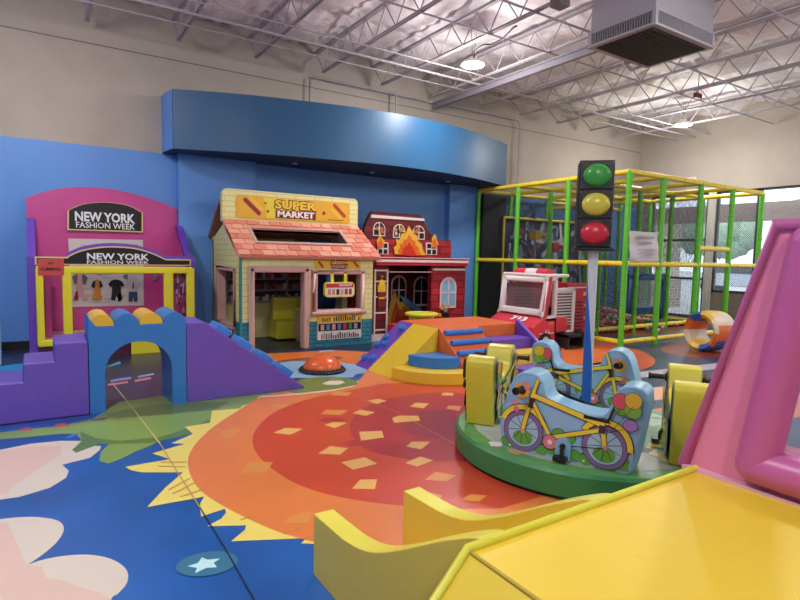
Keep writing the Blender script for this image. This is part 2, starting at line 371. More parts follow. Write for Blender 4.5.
# ---- ceiling: white insulation blanket sagging between the joists
cm = MB(); nx, ny = 150, 120
CE = bpy.data.materials.new('blanket'); CE.use_nodes = True
n = CE.node_tree.nodes; L = CE.node_tree.links; p = n['Principled BSDF']; p.inputs['Base Color'].default_value = lin('#F4EEF2'); p.inputs['Roughness'].default_value = .6
tc = n.new('ShaderNodeTexCoord'); mp = n.new('ShaderNodeMapping'); mp.inputs['Scale'].default_value = (1.0, 1.6, 1)
no = n.new('ShaderNodeTexNoise'); no.inputs['Scale'].default_value = 2.6; no.inputs['Detail'].default_value = 6; no.inputs['Distortion'].default_value = 2.2
bp = n.new('ShaderNodeBump'); bp.inputs['Strength'].default_value = .45; bp.inputs['Distance'].default_value = .08
L.new(tc.outputs['Object'], mp.inputs[0]); L.new(mp.outputs[0], no.inputs['Vector']); L.new(no.outputs['Fac'], bp.inputs['Height']); L.new(bp.outputs[0], p.inputs['Normal'])
rr = random.Random(3); ph = {}
def sag(x, y):
    kx = (x-.635)/1.24; ky = (y-9.77)/1.5; fx = kx-math.floor(kx); fy = ky-math.floor(ky)
    key = (math.floor(kx), math.floor(ky))
    if key not in ph: ph[key] = rr.uniform(.5, 1.25)
    s = math.sin(PI*fx)**.8*abs(math.sin(PI*fy))**.6*ph[key]
    ang = math.atan2(fy-.5, fx-.5); rad = math.hypot(fx-.5, fy-.5)
    pl = .018*math.sin(ang*14+key[0]*3)*min(1, rad*2.2)
    return 5.36-.19*s+pl
vs = []; fs = []
for j in range(ny*2+1):
    for i in range(nx*2+1):
        x = LX+(RX-LX)*i/(nx*2); y = FY+(BY-FY)*j/(ny*2)
        vs.append((x, y, sag(x, y)))
NX = nx*2+1
for j in range(ny*2):
    for i in range(nx*2): fs.append((j*NX+i, (j+1)*NX+i, (j+1)*NX+i+1, j*NX+i+1))
cm.add(vs, fs, CE, True); cm.box((LX-.2, FY-.2, 5.6), (RX+.25, BY+.2, 5.7), BEIGE)
struct(cm.build('ceiling'))

# ---- roof joists
WH = mat('#A7A1A9', .55)
def ordn(i): return ['first', 'second', 'third', 'fourth', 'fifth', 'sixth', 'seventh', 'eighth', 'ninth', 'tenth', 'eleventh', 'twelfth', 'thirteenth', 'fourteenth', 'fifteenth'][i]
def joist(x):
    j = MB(); y0 = 9.74
    t = thing('roof_joist', '', 'joist', (x, 9.7, 4.76))
    for dx in (-.02, .02):
        j.box((x+dx-.012, FY+.05, 4.76), (x+dx+.012, y0-.35, 4.79), WH)
    j.build('bottom_chord', t)
    j = MB(); j.box((x-.035, FY+.05, 5.17), (x+.035, y0, 5.21), WH); j.build('top_chord', t)
    j = MB(); k = 0; y = y0-.02; j.cyl((x, y, 5.18), (x, y0-.4, 4.78), .012, WH, 6)
    y = y0-.4
    while y > FY+.7:
        j.cyl((x, y, 4.78), (x, y-.3, 5.18), .010, WH, 6); j.cyl((x, y-.3, 5.18), (x, y-.6, 4.78), .010, WH, 6)
        y -= .6
    j.build('web_rods', t)
    return t
j0 = joist(.635)
LAB = 'white open-web steel roof joist, %s from the left of those meeting the beige back wall'
j0['label'] = LAB % 'first'; j0['group'] = 'roof joists'
for i in range(1, 11): dup(j0, (1.24*i, 0, 0))['label'] = LAB % ordn(i)
BMC = mat('#857F88', .6)
g = MB(); g.bar((7.0, 9.6, 4.70), (7.0, 5.08, 4.70), .08, BMC, .03); g.bar((7.0, 9.6, 4.64), (7.0, 5.08, 4.64), .02, BMC, .09); g.bar((7.0, 9.6, 4.59), (7.0, 5.08, 4.59), .08, BMC, .02)
tag(g.build('roof_beam'), 'thick pale steel beam running alongside the joists beside the hanging heater', 'beam')
def pipe(name, lab, cat, pts, r=.016, m=WH, group=None):
    q = MB(); q.tube(pts, r, m, 8); return tag(q.build(name), lab, cat, group)
G = 'ceiling pipes'
pipe('bridging_rod', 'straight white rod crossing under the joists, the one nearest the back wall', 'rod', [(LX+.1, 8.62, 4.745), (RX-.1, 8.62, 4.745)], .013, group=G)
pipe('sprinkler_pipe', 'white sprinkler pipe crossing under the joists behind the left lamp', 'pipe', [(LX+.1, 8.14, 4.735), (RX-.1, 8.14, 4.735)], .022, group=G)
pipe('bridging_rod', 'white rod crossing the joists just in front of the sprinkler pipe', 'rod', [(LX+.1, 7.75, 4.745), (RX-.1, 7.75, 4.745)], .013, group=G)
pipe('bridging_rod', 'white rod crossing the joists in front of the round lamps', 'rod', [(LX+.1, 6.3, 4.748), (RX-.1, 6.3, 4.748)], .013, group=G)
pipe('bridging_rod', 'white rod crossing the joists behind the hanging heater', 'rod', [(LX+.1, 5.4, 4.745), (RX-.1, 5.4, 4.745)], .016, group=G)
pipe('bridging_rod', 'white rod crossing the joists at the top right of the photo', 'rod', [(LX+.1, 3.6, 4.745), (RX-.1, 3.6, 4.745)], .016, group=G)
pipe('conduit', 'bent white conduit running along the beige wall over the blue header', 'pipe', [(4.22, 9.66, 4.0), (4.22, 9.66, 4.68), (4.3, 9.66, 4.74), (9.5, 9.66, 4.74), (9.58, 9.66, 4.66), (9.58, 9.66, 3.2)], .018, group=G)
pipe('conduit', 'upright white conduit in front of the beige wall over the middle of the header', 'pipe', [(6.0, 9.5, 4.75), (6.0, 9.5, 3.99)], .018, group=G)
pipe('black_cable', 'thin black cable drooping between joists above the left round lamp', 'cable', spline([tuple(onz(x, y, 4.70)) for x, y in ((474, 62), (475, 52), (483, 45), (492, 44), (503, 38), (513, 28), (517, 26))], 6, False), .012, mat('#222', .6) if 0 else mat('#222222', .6), group=None)

# ---- high-bay lamps
LAMPE = mat('#FFF8EE', .4, emit=9.0)
def make_lamp(x, y, z, lab, watts=1.0, dome=False):
    t = thing('high_bay_lamp', lab, 'lamp', (x, y, z), 'round high-bay lamps')
    b = MB(); b.cyl((x, y, z), (x, y, z+.05), .19, mat('#E8E4E0', .4), 28, .17); b.cyl((x, y, z+.05), (x, y, z+.12), .07, mat('#E8E4E0', .4), 16)
    b.build('housing', t)
    b = MB(); b.cyl((x, y, z-.012), (x, y, z-.001), .175, LAMPE, 28); b.build('diffuser', t)
    b = MB(); b.cyl((x-.01, y, z+.12), (x-.06, y, 5.16), .004, mat('#444444', .6), 6); b.cyl((x+.01, y, z+.12), (x+.06, y, 5.16), .004, mat('#444444', .6), 6); b.build('wire', t)
    l = bpy.data.lights.new('lamp_light', 'POINT'); l.energy = LAMP_W*watts*.60; l.shadow_soft_size = .2; l.color = (1, .97, .93)
    l2 = bpy.data.lights.new('lamp_downlight', 'AREA'); l2.shape = 'DISK'; l2.size = .36; l2.energy = LAMP_W*watts*.42; l2.color = (1, .97, .93)
    o2 = bpy.data.objects.new('lamp_downlight', l2); o2.location = (x, y, z-.02); COL.objects.link(o2); o2.parent = t; o2.matrix_parent_inverse = Matrix.Translation(t.location).inverted()
    o = bpy.data.objects.new('lamp_light', l); o.location = (x, y, z-.25); COL.objects.link(o); o.parent = t; o.matrix_parent_inverse = Matrix.Translation(t.location).inverted()
make_lamp(5.94, 7.1, 4.6, 'round glowing white lamp hanging over the left half of the ceiling')
make_lamp(12.34, 7.27, 4.6, 'round glowing white lamp hanging far off above the netted play cage')
for (x, y, w_, l_) in ((-.46, 7.1, .65, 'beyond the top left corner of the photo'), (-.46, 2.3, .75, 'overhead to the left of the camera'), (5.94, 1.9, .75, 'above the right edge of the photo over the carousel'), (12.34, 1.9, 1, 'to the right of the photo near the shop windows'), (-.46, -2.6, 1, 'behind the camera on the left'), (5.94, -2.6, .8, 'behind the camera on the right')):
    make_lamp(x, y, 4.6, 'round white lamp hanging '+l_, w_)
# a wide plain diffuser lamp at top left
b = MB(); x, y = 2.05, 8.3; b.ball((x, y, 4.93), .13, mat('#C9C4C4', .5), 20, 8, (1.25, 1.25, -.55), .45); b.cyl((x, y, 4.93), (x, y, 5.15), .03, WH, 12)
tag(b.build('dome_lamp'), 'unlit pale dome lamp fixed between the joists at the top left', 'lamp')

# ---- hanging unit heater / air conditioner
q = [onz(657, 25, 4.3), onz(585, 47, 4.3), onz(645, 67, 4.3), onz(720, 48, 4.3)]
cx = sum(v.x for v in q)/4; cy = sum(v.y for v in q)/4
t = thing('ceiling_heater', 'large grey boxy heater hanging from the joists with slotted sides and dark grille below', 'heater', (cx, cy, 4.3))
HG = mat('#A9A6AE', .5); DK = mat('#262428', .7)
cx, cy = 6.82, 4.53; hw, hd = .655, .48
b = MB(); b.box((cx-hw, cy-hd, 4.30), (cx+hw, cy+hd, 4.33), HG); b.box((cx-hw, cy-hd, 4.47), (cx+hw, cy+hd, 4.50), HG)
for sx in (-1, 1):
    for sy in (-1, 1): b.box((cx+sx*(hw+.002)-(.05 if sx > 0 else 0), cy+sy*(hd+.002)-(.05 if sy > 0 else 0), 4.298), (cx+sx*(hw+.002)+(.05 if sx < 0 else 0), cy+sy*(hd+.002)+(.05 if sy < 0 else 0), 4.502), HG)
b.box((cx-hw+.02, cy-hd+.02, 4.5), (cx+hw-.02, cy+hd-.02, 5.12), HG); b.build('casing', t)
b = MB(); b.box((cx-hw+.06, cy-hd+.06, 4.31), (cx+hw-.06, cy+hd-.06, 4.47), DK)
b.build('core', t)
b = MB()
k = int(2*hw/.035)
for i in range(1, k):
    x = cx-hw+2*hw*i/k
    for y in (cy-hd+.015, cy+hd-.015): b.box((x-.004, y-.012, 4.33), (x+.004, y+.012, 4.47), HG)
k = int(2*hd/.035)
for i in range(1, k):
    y = cy-hd+2*hd*i/k
    for x in (cx-hw+.015, cx+hw-.015): b.box((x-.012, y-.004, 4.33), (x+.012, y+.004, 4.47), HG)
b.build('louvre_fins', t)
b = MB(); b.box((cx-hw+.07, cy-hd+.07, 4.292), (cx+hw-.07, cy+hd-.07, 4.302), DK)
for i in range(12): b.box((cx-hw+.08, cy-hd+.09+i*.068, 4.286), (cx+hw-.08, cy-hd+.098+i*.068, 4.292), mat('#3A373C', .6))
b.build('bottom_grille', t)
b = MB(); b.box((cx-hw, cy+hd, 4.30), (cx+hw, cy+hd+.01, 4.325), mat('#B98A8A', .5)); b.build('edge_strip', t, 0).__setitem__('label', 'pinkish edge strip')
b = MB(); p = onz(624, 64, 4.3); b.tube([(p.x, p.y, 4.72), (p.x, p.y, 4.3), (p.x+.1, p.y-.05, 4.22), (p.x+.28, p.y-.1, 4.3)], .02, WH, 8)
tag(b.build('drain_pipe'), 'bent pale pipe stub below the joists next to the hanging heater', 'pipe')
p = onz(698, 93, 4.76); b = MB(); b.box((p.x-.1, p.y-.03, 4.66), (p.x+.1, p.y+.03, 4.75), mat('#7E1F26', .5)); b.cyl((p.x, p.y, 4.75), (p.x, p.y, 5.16), .01, WH, 6); tag(b.build('alarm_box'), 'small dark red box on the joists right of the heater', 'alarm')
p = onz(560, 4, 4.7); b = MB(); b.box((p.x-.09, p.y-.08, 4.66), (p.x+.09, p.y+.08, 4.8), mat('#6F6B6E', .6)); b.cyl((p.x, p.y, 4.8), (p.x, p.y, 5.15), .012, WH, 8)
tag(b.build('junction_box'), 'small grey box hung at the top edge left of the heater', 'box')
p = onx(690.5, 181, RX-.02); b = MB(); b.box((RX-.05, p.y-.15, p.z-.09), (RX-.002, p.y+.15, p.z+.09), mat('#E8DCD6', .5)); t = tag(b.build('exit_sign'), 'lit exit sign with red letters on the beige wall above the cage', 'sign')
text('lettering', 'EXIT', (RX-.051, p.y+.11, p.z-.06), (0, -1, 0), (0, 0, 1), .22, .12, mat('#FF3B30', .4, emit=2.5), t, .03)

# ================================================================== OUTSIDE THE WINDOWS
g = MB(); g.box((RX+.25, -40, -.25), (90, 60, -.1), mat('#B7B7B4', .9, var=.08)); struct(g.build('ground'))
g = MB(); g.box((RX+.25, -12, -.1), (RX+3.2, 14, -.02), mat('#C9C5BC', .9)); struct(g.build('trim_4'))
t = thing('porch_canopy', 'brown porch beam on pale brick columns seen through the shop windows', 'porch', (RX+3, 3, -.02))
b = MB(); b.box((RX+2.9, -12, 2.72), (RX+3.2, 14, 3.25), mat('#7A5A4C', .7)); b.build('beam', t)
for k, y in enumerate((10.6, 6.2, 1.8, -3)):
    b = MB(); b.box((RX+2.8, y-.3, -.02), (RX+3.3, y+.3, 2.72), brick('#CDB79C', '#D9C7AE', '#E2D8C8', bw=.3, rh=.1)); b.box((RX+2.75, y-.36, -.02), (RX+3.35, y+.36, .9), brick('#A08C7A', '#B09A86', '#C9BDAE', bw=.3, rh=.1)); b.build('brick_column', t)
LEAF = [mat('#7F9A7C', .8, var=.3, vscale=5), mat('#8CA68C', .8, var=.3, vscale=5), mat('#708E74', .8, var=.3, vscale=5)]
def tree(x, y, h, r, k, lab):
    t = thing('leafy_tree', lab, 'tree', (x, y, -.1), 'trees beyond the car park')
    b = MB(); b.tube([(x, y, -.1), (x+.1, y, h*.3), (x-.1, y+.1, h*.6)], .22, mat('#5A4A3C', .9), 8); b.build('trunk', t)
    b = MB(); q = random.Random(int(x*10+y))
    for i in range(16):
        a = q.uniform(0, 6.28); d = r*q.uniform(.1, .75); zz = h*(.55+.4*q.random())
        c = (x+math.cos(a)*d, y+math.sin(a)*d, zz); o = len(b.v)
        b.ball(c, r*q.uniform(.35, .55), LEAF[k % 3], 12, 8)
        for i2 in range(o, len(b.v)):
            v = b.v[i2]; s = 1+q.uniform(-.18, .18); b.v[i2] = tuple(c[j]+(v[j]-c[j])*s for j in range(3))
    b.build('crown', t)
for i, (x, y, h, r, l) in enumerate(((46, 31, 4.6, 2.6, 'round green tree far beyond the car park, seen through the glazed door'), (47, 24.5, 5.2, 2.8, 'tall green tree far beyond the car park, just right of the nearest porch column'), (48, 17, 5.6, 3.0, 'broad green tree beyond the car park, behind the right end of the play cage'), (50, 9.5, 5.6, 3.0, 'green tree beyond the car park, at the right edge above the pink frame'), (50, 39, 5.4, 3, 'green tree beyond the car park, leftmost behind the netting'))): tree(x, y, h, r, i, l)
def car(x, y, col, lab):
    t = thing('parked_car', lab, 'car', (x, y, -.1), 'cars in the car park'); cm_ = mat(col, .3, coat=.5)
    b = MB(); o = [(y-2.2, .25), (y-2.2, .75), (y-1.3, .9), (y-.7, 1.4), (y+.9, 1.42), (y+1.6, .95), (y+2.2, .85), (y+2.2, .25)]
    b.prism(o, 'x', x-.85, x+.85, cm_); b.build('body', t, .06)
    b = MB(); b.prism([(y-1.2, .92), (y-.65, 1.34), (y+.85, 1.36), (y+1.45, .95)], 'x', x-.87, x+.87, mat('#20262C', .1)); b.build('side_window', t)
    for dy in (-1.4, 1.4):
        b = MB(); b.cyl((x-.9, y+dy, .22), (x+.9, y+dy, .22), .32, mat('#1A1A1C', .7), 16); b.build('wheel', t)
car(30, 20.5, '#DADDE0', 'white parked car in the bright car park outside the glazed door')
car(31, 14.5, '#9DA4AC', 'silver parked car in the bright car park right of the porch column')

# ================================================================== PLAY CAGE
GRN = mat('#5FBF2E', .35); YLW = mat('#EACF30', .35); COLLAR = mat('#4FA526', .4)
CX = [8.264, 9.25, 10.48, 11.65, 12.88]; CY = [5.74, 7.0, 8.3, 9.52]; TOP = 2.98; MID = 1.44
cage = thing('play_cage', 'tall netted play cage of green padded posts and yellow padded rails around a ball pit', 'play cage', (8.264, 5.74, 0))
def post(x, y, h=TOP):
    b = MB(); b.cyl((x, y, 0), (x, y, h), .05, GRN, 14)
    for k in range(14):
        z = .1+k*.21
        if z < h: b.cyl((x, y, z), (x, y, z+.012), .0515, COLLAR, 14)
    b.build('post', cage)
for i, x in enumerate(CX):
    for j, y in enumerate(CY):
        post(x, y)
def rail(a, b_, r=.045):
    b = MB(); a = Vector(a); e = Vector(b_); b.cyl(a, e, r, YLW, 12); d = (e-a); n = max(2, int(d.length/.3))
    for k in range(1, n):
        p = a+d*k/n; b.cyl(p, p+d.normalized()*.01, r+.0012, mat('#C4A51E', .5), 12)
    b.build('rail', cage)
for y in CY:
    for a, c in zip(CX, CX[1:]): rail((a, y, TOP), (c, y, TOP))
for x in CX:
    for a, c in zip(CY, CY[1:]): rail((x, a, TOP), (x, c, TOP))
for a, c in zip(CX, CX[1:]):
    rail((a, CY[0], MID), (c, CY[0], MID)); rail((a, CY[3], MID), (c, CY[3], MID))
    if a < 11.6: rail((a, CY[0], .1), (c, CY[0], .1))
    rail((a, 7.0, .1), (c, 7.0, .1))
for a, c in zip(CY, CY[1:]):
    rail((CX[0], a, MID), (CX[0], c, MID)); rail((CX[0], a, .1), (CX[0], c, .1)); rail((CX[4], a, MID), (CX[4], c, MID)); rail((CX[4], a, .1), (CX[4], c, .1))
rail((CX[2], CY[0], 1.76), (CX[3], CY[0], 1.76)); rail((CX[0], 7.0, MID), (CX[1], 7.0, MID)); rail((CX[1], 7.0, MID), (CX[2], 7.0, MID)); rail((9.25, 8.3, 2.7), (11.65, 8.3, 2.7), .035); rail((10.48, 7.0, 2.72), (10.48, 9.5, 2.72), .035)
rail((8.9, 9.35, 2.42), (11.6, 9.35, 2.42), .03); rail((8.9, 9.35, .1), (8.9, 9.35, 2.42), .025)
# netting
NET = bpy.data.materials.new('net_mesh'); NET.use_nodes = True
n = NET.node_tree.nodes; L = NET.node_tree.links; p = n['Principled BSDF']; p.inputs['Base Color'].default_value = lin('#15171A'); p.inputs['Roughness'].default_value = .8
tc = n.new('ShaderNodeTexCoord'); sep = n.new('ShaderNodeSeparateXYZ'); L.new(tc.outputs['Object'], sep.inputs[0])
def mth(op, a, b=None, **k):
    q = n.new('ShaderNodeMath'); q.operation = op
    for i, v in enumerate((a, b)):
        if v is None: continue
        if isinstance(v, (int, float)): q.inputs[i].default_value = v
        else: L.new(v, q.inputs[i])
    return q.outputs[0]
hx = mth('ADD', sep.outputs[0], sep.outputs[1]); PITCH = .045
masks = []
for sgn in (1, -1):
    s1 = mth('ADD', hx, mth('MULTIPLY', sep.outputs[2], sgn)); f = mth('FRACT', mth('DIVIDE', mth('ADD', s1, 50.0), PITCH)); masks.append(mth('LESS_THAN', f, .21))
al = mth('MAXIMUM', masks[0], masks[1]); L.new(al, p.inputs['Alpha'])
def net(pts): b = MB(); b.face(pts, NET); b.build('net_panel', cage)
for a, c in zip(CX, CX[1:]):
    z0 = MID if a < 11.6 else MID
    if a < 10: net([(a, CY[0], MID), (c, CY[0], MID), (c, CY[0], TOP), (a, CY[0], TOP)])
    net([(a, CY[3], .1), (c, CY[3], .1), (c, CY[3], TOP), (a, CY[3], TOP)])
    net([(a, 7.0, .1), (c, 7.0, .1), (c, 7.0, TOP), (a, 7.0, TOP)])
for a, c in zip(CY, CY[1:]):
    net([(CX[0], a, .1), (CX[0], c, .1), (CX[0], c, TOP), (CX[0], a, TOP)])
    net([(CX[4], a, .1), (CX[4], c, .1), (CX[4], c, TOP), (CX[4], a, TOP)])
# black backdrop and mural panels in the far bays
b = MB(); b.box((8.30, 9.40, .02), (9.0, 9.48, 2.9), mat('#0E0F13', .7)); b.build('black_screen', cage)
b = MB(); b.box((8.30, 8.36, .02), (8.9, 8.39, 2.9), mat('#0C0D11', .8)) if 0 else None
mu = MB(); mu.box((9.02, 9.42, .02), (12.3, 9.48, 2.42), mat('#2C3350', .5))
q = random.Random(11)
for k in range(150):
    x = q.uniform(9.1, 11.9); z = q.uniform(.5, 2.3); a = q.uniform(0, 3.14); l = q.uniform(.10, .5); wd = q.uniform(.03, .13)
    ux, uz = math.cos(a)*l/2, math.sin(a)*l/2; vx, vz = -math.sin(a)*wd/2, math.cos(a)*wd/2
    Y = 9.415-k*.0002
    mu.face([(x-ux-vx, Y, z-uz-vz), (x+ux-vx, Y, z+uz-vz), (x+ux+vx, Y, z+uz+vz), (x-ux+vx, Y, z-uz+vz)], mat(q.choice(['#8C93A8', '#B9BCC8', '#5A6A8E', '#6E88B0', '#A04A4A', '#3A4668', '#C8C4C0', '#8C93A8']), .5))
mu.build('mural_panel', cage)
# ball shooters inside
for k, (x, c1) in enumerate(((9.55, '#D8B22A'), (10.15, '#C03030'))):
    t = thing('ball_blower', 'upright grey pole with a %s nozzle standing inside the netted cage' % ('yellow' if k == 0 else 'red'), 'blower', (x, 9.0, 0), 'ball blowers in the cage')
    b = MB(); b.cyl((x, 9.0, 0), (x, 9.0, 1.95-k*.25), .03, mat('#8E9298', .4), 12); b.build('pole', t)
    b = MB(); b.box((x-.1, 8.9, 1.93-k*.25), (x+.1, 9.1, 2.13-k*.25), mat(c1, .4)); b.cyl((x+.05, 9.0, 2.03-k*.25), (x+.35, 8.85, 2.05-k*.25), .06, mat(c1, .4), 14, .045); b.build('nozzle', t, .01)
# ball pit
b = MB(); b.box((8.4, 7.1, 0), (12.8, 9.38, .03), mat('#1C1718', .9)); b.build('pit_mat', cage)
bc = ['#C8423C', '#D9862F', '#E0C23A', '#3D7CC2', '#3E9A58', '#D8D4D0', '#8C4A9C', '#D86A7C']
q = random.Random(5); balls = []
def hill(x, y): return .29*math.exp(-((x-10.5)/.75)**2-((y-8.0)/.8)**2)
tries = 0
while len(balls) < 300 and tries < 60000:
    tries += 1
    x = q.uniform(9.35, 11.7); y = q.uniform(7.12, 8.5); p = (x, y, .14+hill(x, y))
    if all((p[0]-a[0])**2+(p[1]-a[1])**2+(p[2]-a[2])**2 > .092**2 for a in balls): balls.append(p)
proto = []
for c in bc:
    m = MB(); m.ball((0, 0, 0), .045, mat(c, .4), 10, 6); o = m.build('pit_ball'); proto.append(o)
cn = ['red', 'orange', 'yellow', 'blue', 'green', 'white', 'purple', 'pink']
heap = MB(); heap.ball((10.5, 8.0, .05), 1.0, mat('#5A3A3A', .9), 28, 8, (1.1, 1.05, .30), .5); heap.build('x') if 0 else None
for k, (x, y, z) in enumerate(balls):
    o = proto[k % 8] if k < 8 else proto[k % 8].copy()
    if k >= 8: COL.objects.link(o)
    o.location = (x, y, z); tag(o, 'small %s plastic ball lying in the ball pit behind the netting' % cn[k % 8], 'ball', '%s pit balls' % cn[k % 8])
q = random.Random(9); b = MB()
for k in range(1500):
    x = q.gauss(10.5, .55); y = q.gauss(8.0, .42); h = .29*math.exp(-((x-10.5)/.75)**2-((y-8.0)/.8)**2)
    b.ball((x, y, .05+h*q.uniform(.2, .80)), .045, mat(q.choice(bc), .4), 7, 5)
tag(b.build('ball_heap'), 'heap of mixed colour plastic balls piled up in the pit', 'balls', kind='stuff')
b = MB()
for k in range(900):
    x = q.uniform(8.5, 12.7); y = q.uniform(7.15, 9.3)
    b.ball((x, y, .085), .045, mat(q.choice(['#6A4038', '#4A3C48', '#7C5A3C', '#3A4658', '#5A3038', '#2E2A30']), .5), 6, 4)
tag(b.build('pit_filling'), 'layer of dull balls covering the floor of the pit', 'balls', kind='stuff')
# blue framed play window panel inside
t = thing('play_window', 'blue framed clear play window standing inside the cage behind the ball pit rail', 'play window', (12.2, 8.0, 0))
a = onz(634, 328, .25); 
b = MB(); FB = mat('#3A5F9E', .4)
for (x0, z0, x1, z1) in ((11.15, .25, 12.65, .42), (11.15, 1.05, 12.65, 1.2), (11.15, .25, 11.3, 1.2), (12.5, .25, 12.65, 1.2)): b.box((x0, 7.6, z0), (x1, 7.7, z1), FB)
b.box((11.2, 7.62, 0), (11.3, 7.68, .3), FB); b.box((12.5, 7.62, 0), (12.6, 7.68, .3), FB); b.build('frame', t, .02)
b = MB(); b.box((11.3, 7.645, .42), (12.5, 7.655, 1.05), mat('#C7D6E2', .1, alpha=.35)); b.build('pane', t)
# banner
t = thing('rules_banner', 'crumpled white banner with faint print tied to the front of the play cage', 'banner', (8.68, 5.68, 1.5))
vs = []; fs = []
for j in range(13):
    for i in range(19):
        u = i/18; v = j/12
        vs.append((8.27+u*.84-.02*math.sin(v*3), 5.672-.018*math.sin(u*7+v*5)-.01*math.sin(v*11-u*4), 1.50+v*.50-.012*math.sin(u*PI)))
for j in range(12):
    for i in range(18): fs.append((j*19+i, j*19+i+1, (j+1)*19+i+1, (j+1)*19+i))
b = MB(); b.add(vs, fs, mat('#C9C2C4', .6), True); b.build('sheet', t)
b = MB(); GP = mat('#9A9CA6', .6)
for z, xs in ((1.88, (8.42, 8.92)), (1.79, (8.50, 8.84)), (1.68, (8.45, 8.9)), (1.62, (8.48, 8.85)), (1.55, (8.55, 8.8))):
    x = xs[0]; q = random.Random(int(z*100))
    while x < xs[1]:
        wl = q.uniform(.02, .05); b.box((x, 5.635, z), (x+wl, 5.638, z+(.035 if z > 1.75 else .014)), GP); x += wl+.018
b.build('faint_print', t)

# ================================================================== PINK FASHION STAND
nf = thing('fashion_stand', 'pink dress-up booth with purple sides, yellow frame and black arched headers', 'booth', (.88, 8.7, 0))
PNK = vin('#C4468E'); PUR = vin('#6A44B4'); YF = vin('#E5D830'); GOLD = ink('#E8C889'); BLK = ink('#0E0E12')
YB = 9.70
def on(pts, Y): return [tuple(ony(x, y, Y)) for x, y in pts]
bk = on(spline([(26, 198), (45, 191.5), (65, 188), (85, 187), (110, 189), (135, 194), (160, 202), (177, 209)], 4, False), YB)
bk += [(bk[-1][0]-.0, YB, 0), (bk[0][0], YB, 0)]
b = MB(); b.ext(bk, (0, .05, 0), PNK, ink('#2E1F5A')); b.build('back_panel', nf)
def sgn_board(name, pts, Y, parent, border=.03, m=BLK, mb=GOLD):
    P = on(pts, Y); c = Vector((sum(p[0] for p in P)/len(P), Y, sum(p[2] for p in P)/len(P)))
    b = MB(); b.ext(P, (0, .03, 0), mb)
    Q = []
    for p in P:
        v = Vector(p)-c; l = v.length; sx = 1-border/max(.05, max(abs(q[0]-c.x) for q in P)); sz_ = 1-border/max(.05, max(abs(q[2]-c.z) for q in P))
        Q.append((c.x+v.x*sx, Y-.003, c.z+v.z*sz_))
    b.face(Q, m) if (Q[1][0]-Q[0][0]) > 0 else b.face(Q, m)
    return b.build(name, parent)
o = sgn_board('back_sign', spline([(67.5, 210.5), (80, 205), (95, 202.6), (112, 202.6), (130, 206), (143, 213)], 4, False)+[(143, 232.5), (67.5, 230)], 9.66, nf, .02)
def txt(name, body, x0, y0, x1, y1, Y, hpx, m, parent, bold=.02):
    """lettering on an upright plane of constant Y, from pixel corner (x0,y0) baseline-left to x1, hpx high"""
    a = ony(x0, y0, Y); c = ony(x1, y1, Y); d = ony(x0, y0-hpx, Y)
    return text(name, body, a, (1, 0, 0), (0, 0, 1), c.x-a.x, d.z-a.z, m, parent, bold)
WHT = ink('#E9E7EA')
txt('lettering', 'NEW YORK', 75, 221, 135, 221.5, 9.65, 10, WHT, o, .035)
txt('lettering', 'FASHION WEEK', 76, 227.5, 135, 228, 9.65, 6, WHT, o, .012)
# poster on the back panel
P = on([(68, 238.5), (143, 240), (144, 305.5), (72, 307)], 9.69); b = MB(); b.face(P, ink('#CFC9C6')); 
q = random.Random(2)
for k in range(70):
    x = q.uniform(72, 134); y = q.uniform(243, 303); l = q.uniform(4, 9); a = on([(x, y), (x+l, y), (x+l, y+.5), (x, y+.5)], 9.688); b.face(a, ink('#A9A6A6'))
po = b.build('outfit_poster', nf)
def garment(pts, c): return on([(x/6.67+x0_, y/6.67+y0_) for x, y in pts], 9.680-c[1]), ink(c[0])
b = MB(); x0_, y0_ = 0, 240
for pts, c in (([(480, 245), (500, 230), (560, 228), (585, 250), (570, 295), (555, 290), (545, 300), (560, 345), (585, 395), (560, 400), (530, 370), (515, 405), (490, 400), (505, 350), (515, 300), (495, 290)], ('#CF9C9C', 0)),
               ([(480, 245), (500, 230), (520, 232), (515, 290), (495, 290)], ('#6A6466', .001)), ([(545, 232), (560, 228), (585, 250), (570, 295), (550, 285)], ('#6A6466', .001)),
               ([(505, 345), (520, 340), (522, 400), (490, 402)], ('#8E2430', .001)),
               ([(610, 300), (620, 275), (650, 262), (675, 275), (688, 312), (668, 318), (672, 350), (682, 395), (650, 402), (612, 395), (625, 350), (628, 315)], ('#C98A34', 0)),
               ([(610, 300), (620, 275), (636, 270), (634, 318), (612, 318)], ('#1C1A1E', .001)), ([(662, 270), (675, 275), (688, 312), (664, 318)], ('#1C1A1E', .001)),
               ([(722, 295), (740, 272), (760, 264), (790, 264), (812, 275), (830, 298), (815, 312), (805, 305), (808, 350), (815, 400), (790, 412), (778, 370), (765, 405), (740, 400), (745, 350), (748, 308), (735, 312)], ('#17171B', 0)),
               ([(1005, 235), (1050, 230), (1050, 260), (1020, 275)], ('#8E8A8A', 0))): b.face(*garment(pts, c))
x0_, y0_ = 100, 240
for pts, c in (([(175, 285), (200, 250), (240, 245), (270, 285), (262, 305), (248, 300), (250, 345), (195, 345), (195, 302), (185, 305)], ('#B9BCC6', 0)),
               ([(193, 345), (250, 345), (248, 410), (226, 412), (222, 375), (215, 412), (190, 408)], ('#2F4A70', 0)), ([(218, 280), (226, 280), (229, 325), (215, 325)], ('#A02838', .001)),
               ([(150, 240), (170, 228), (190, 230), (180, 262), (160, 258)], ('#77747A', 0)), ([(205, 232), (235, 230), (240, 250), (205, 252)], ('#C8C4C4', .001)), ([(120, 370), (140, 350), (155, 375), (130, 410)], ('#A9A9AE', 0))): b.face(*garment(pts, c))
b.build('outfit_print', po)
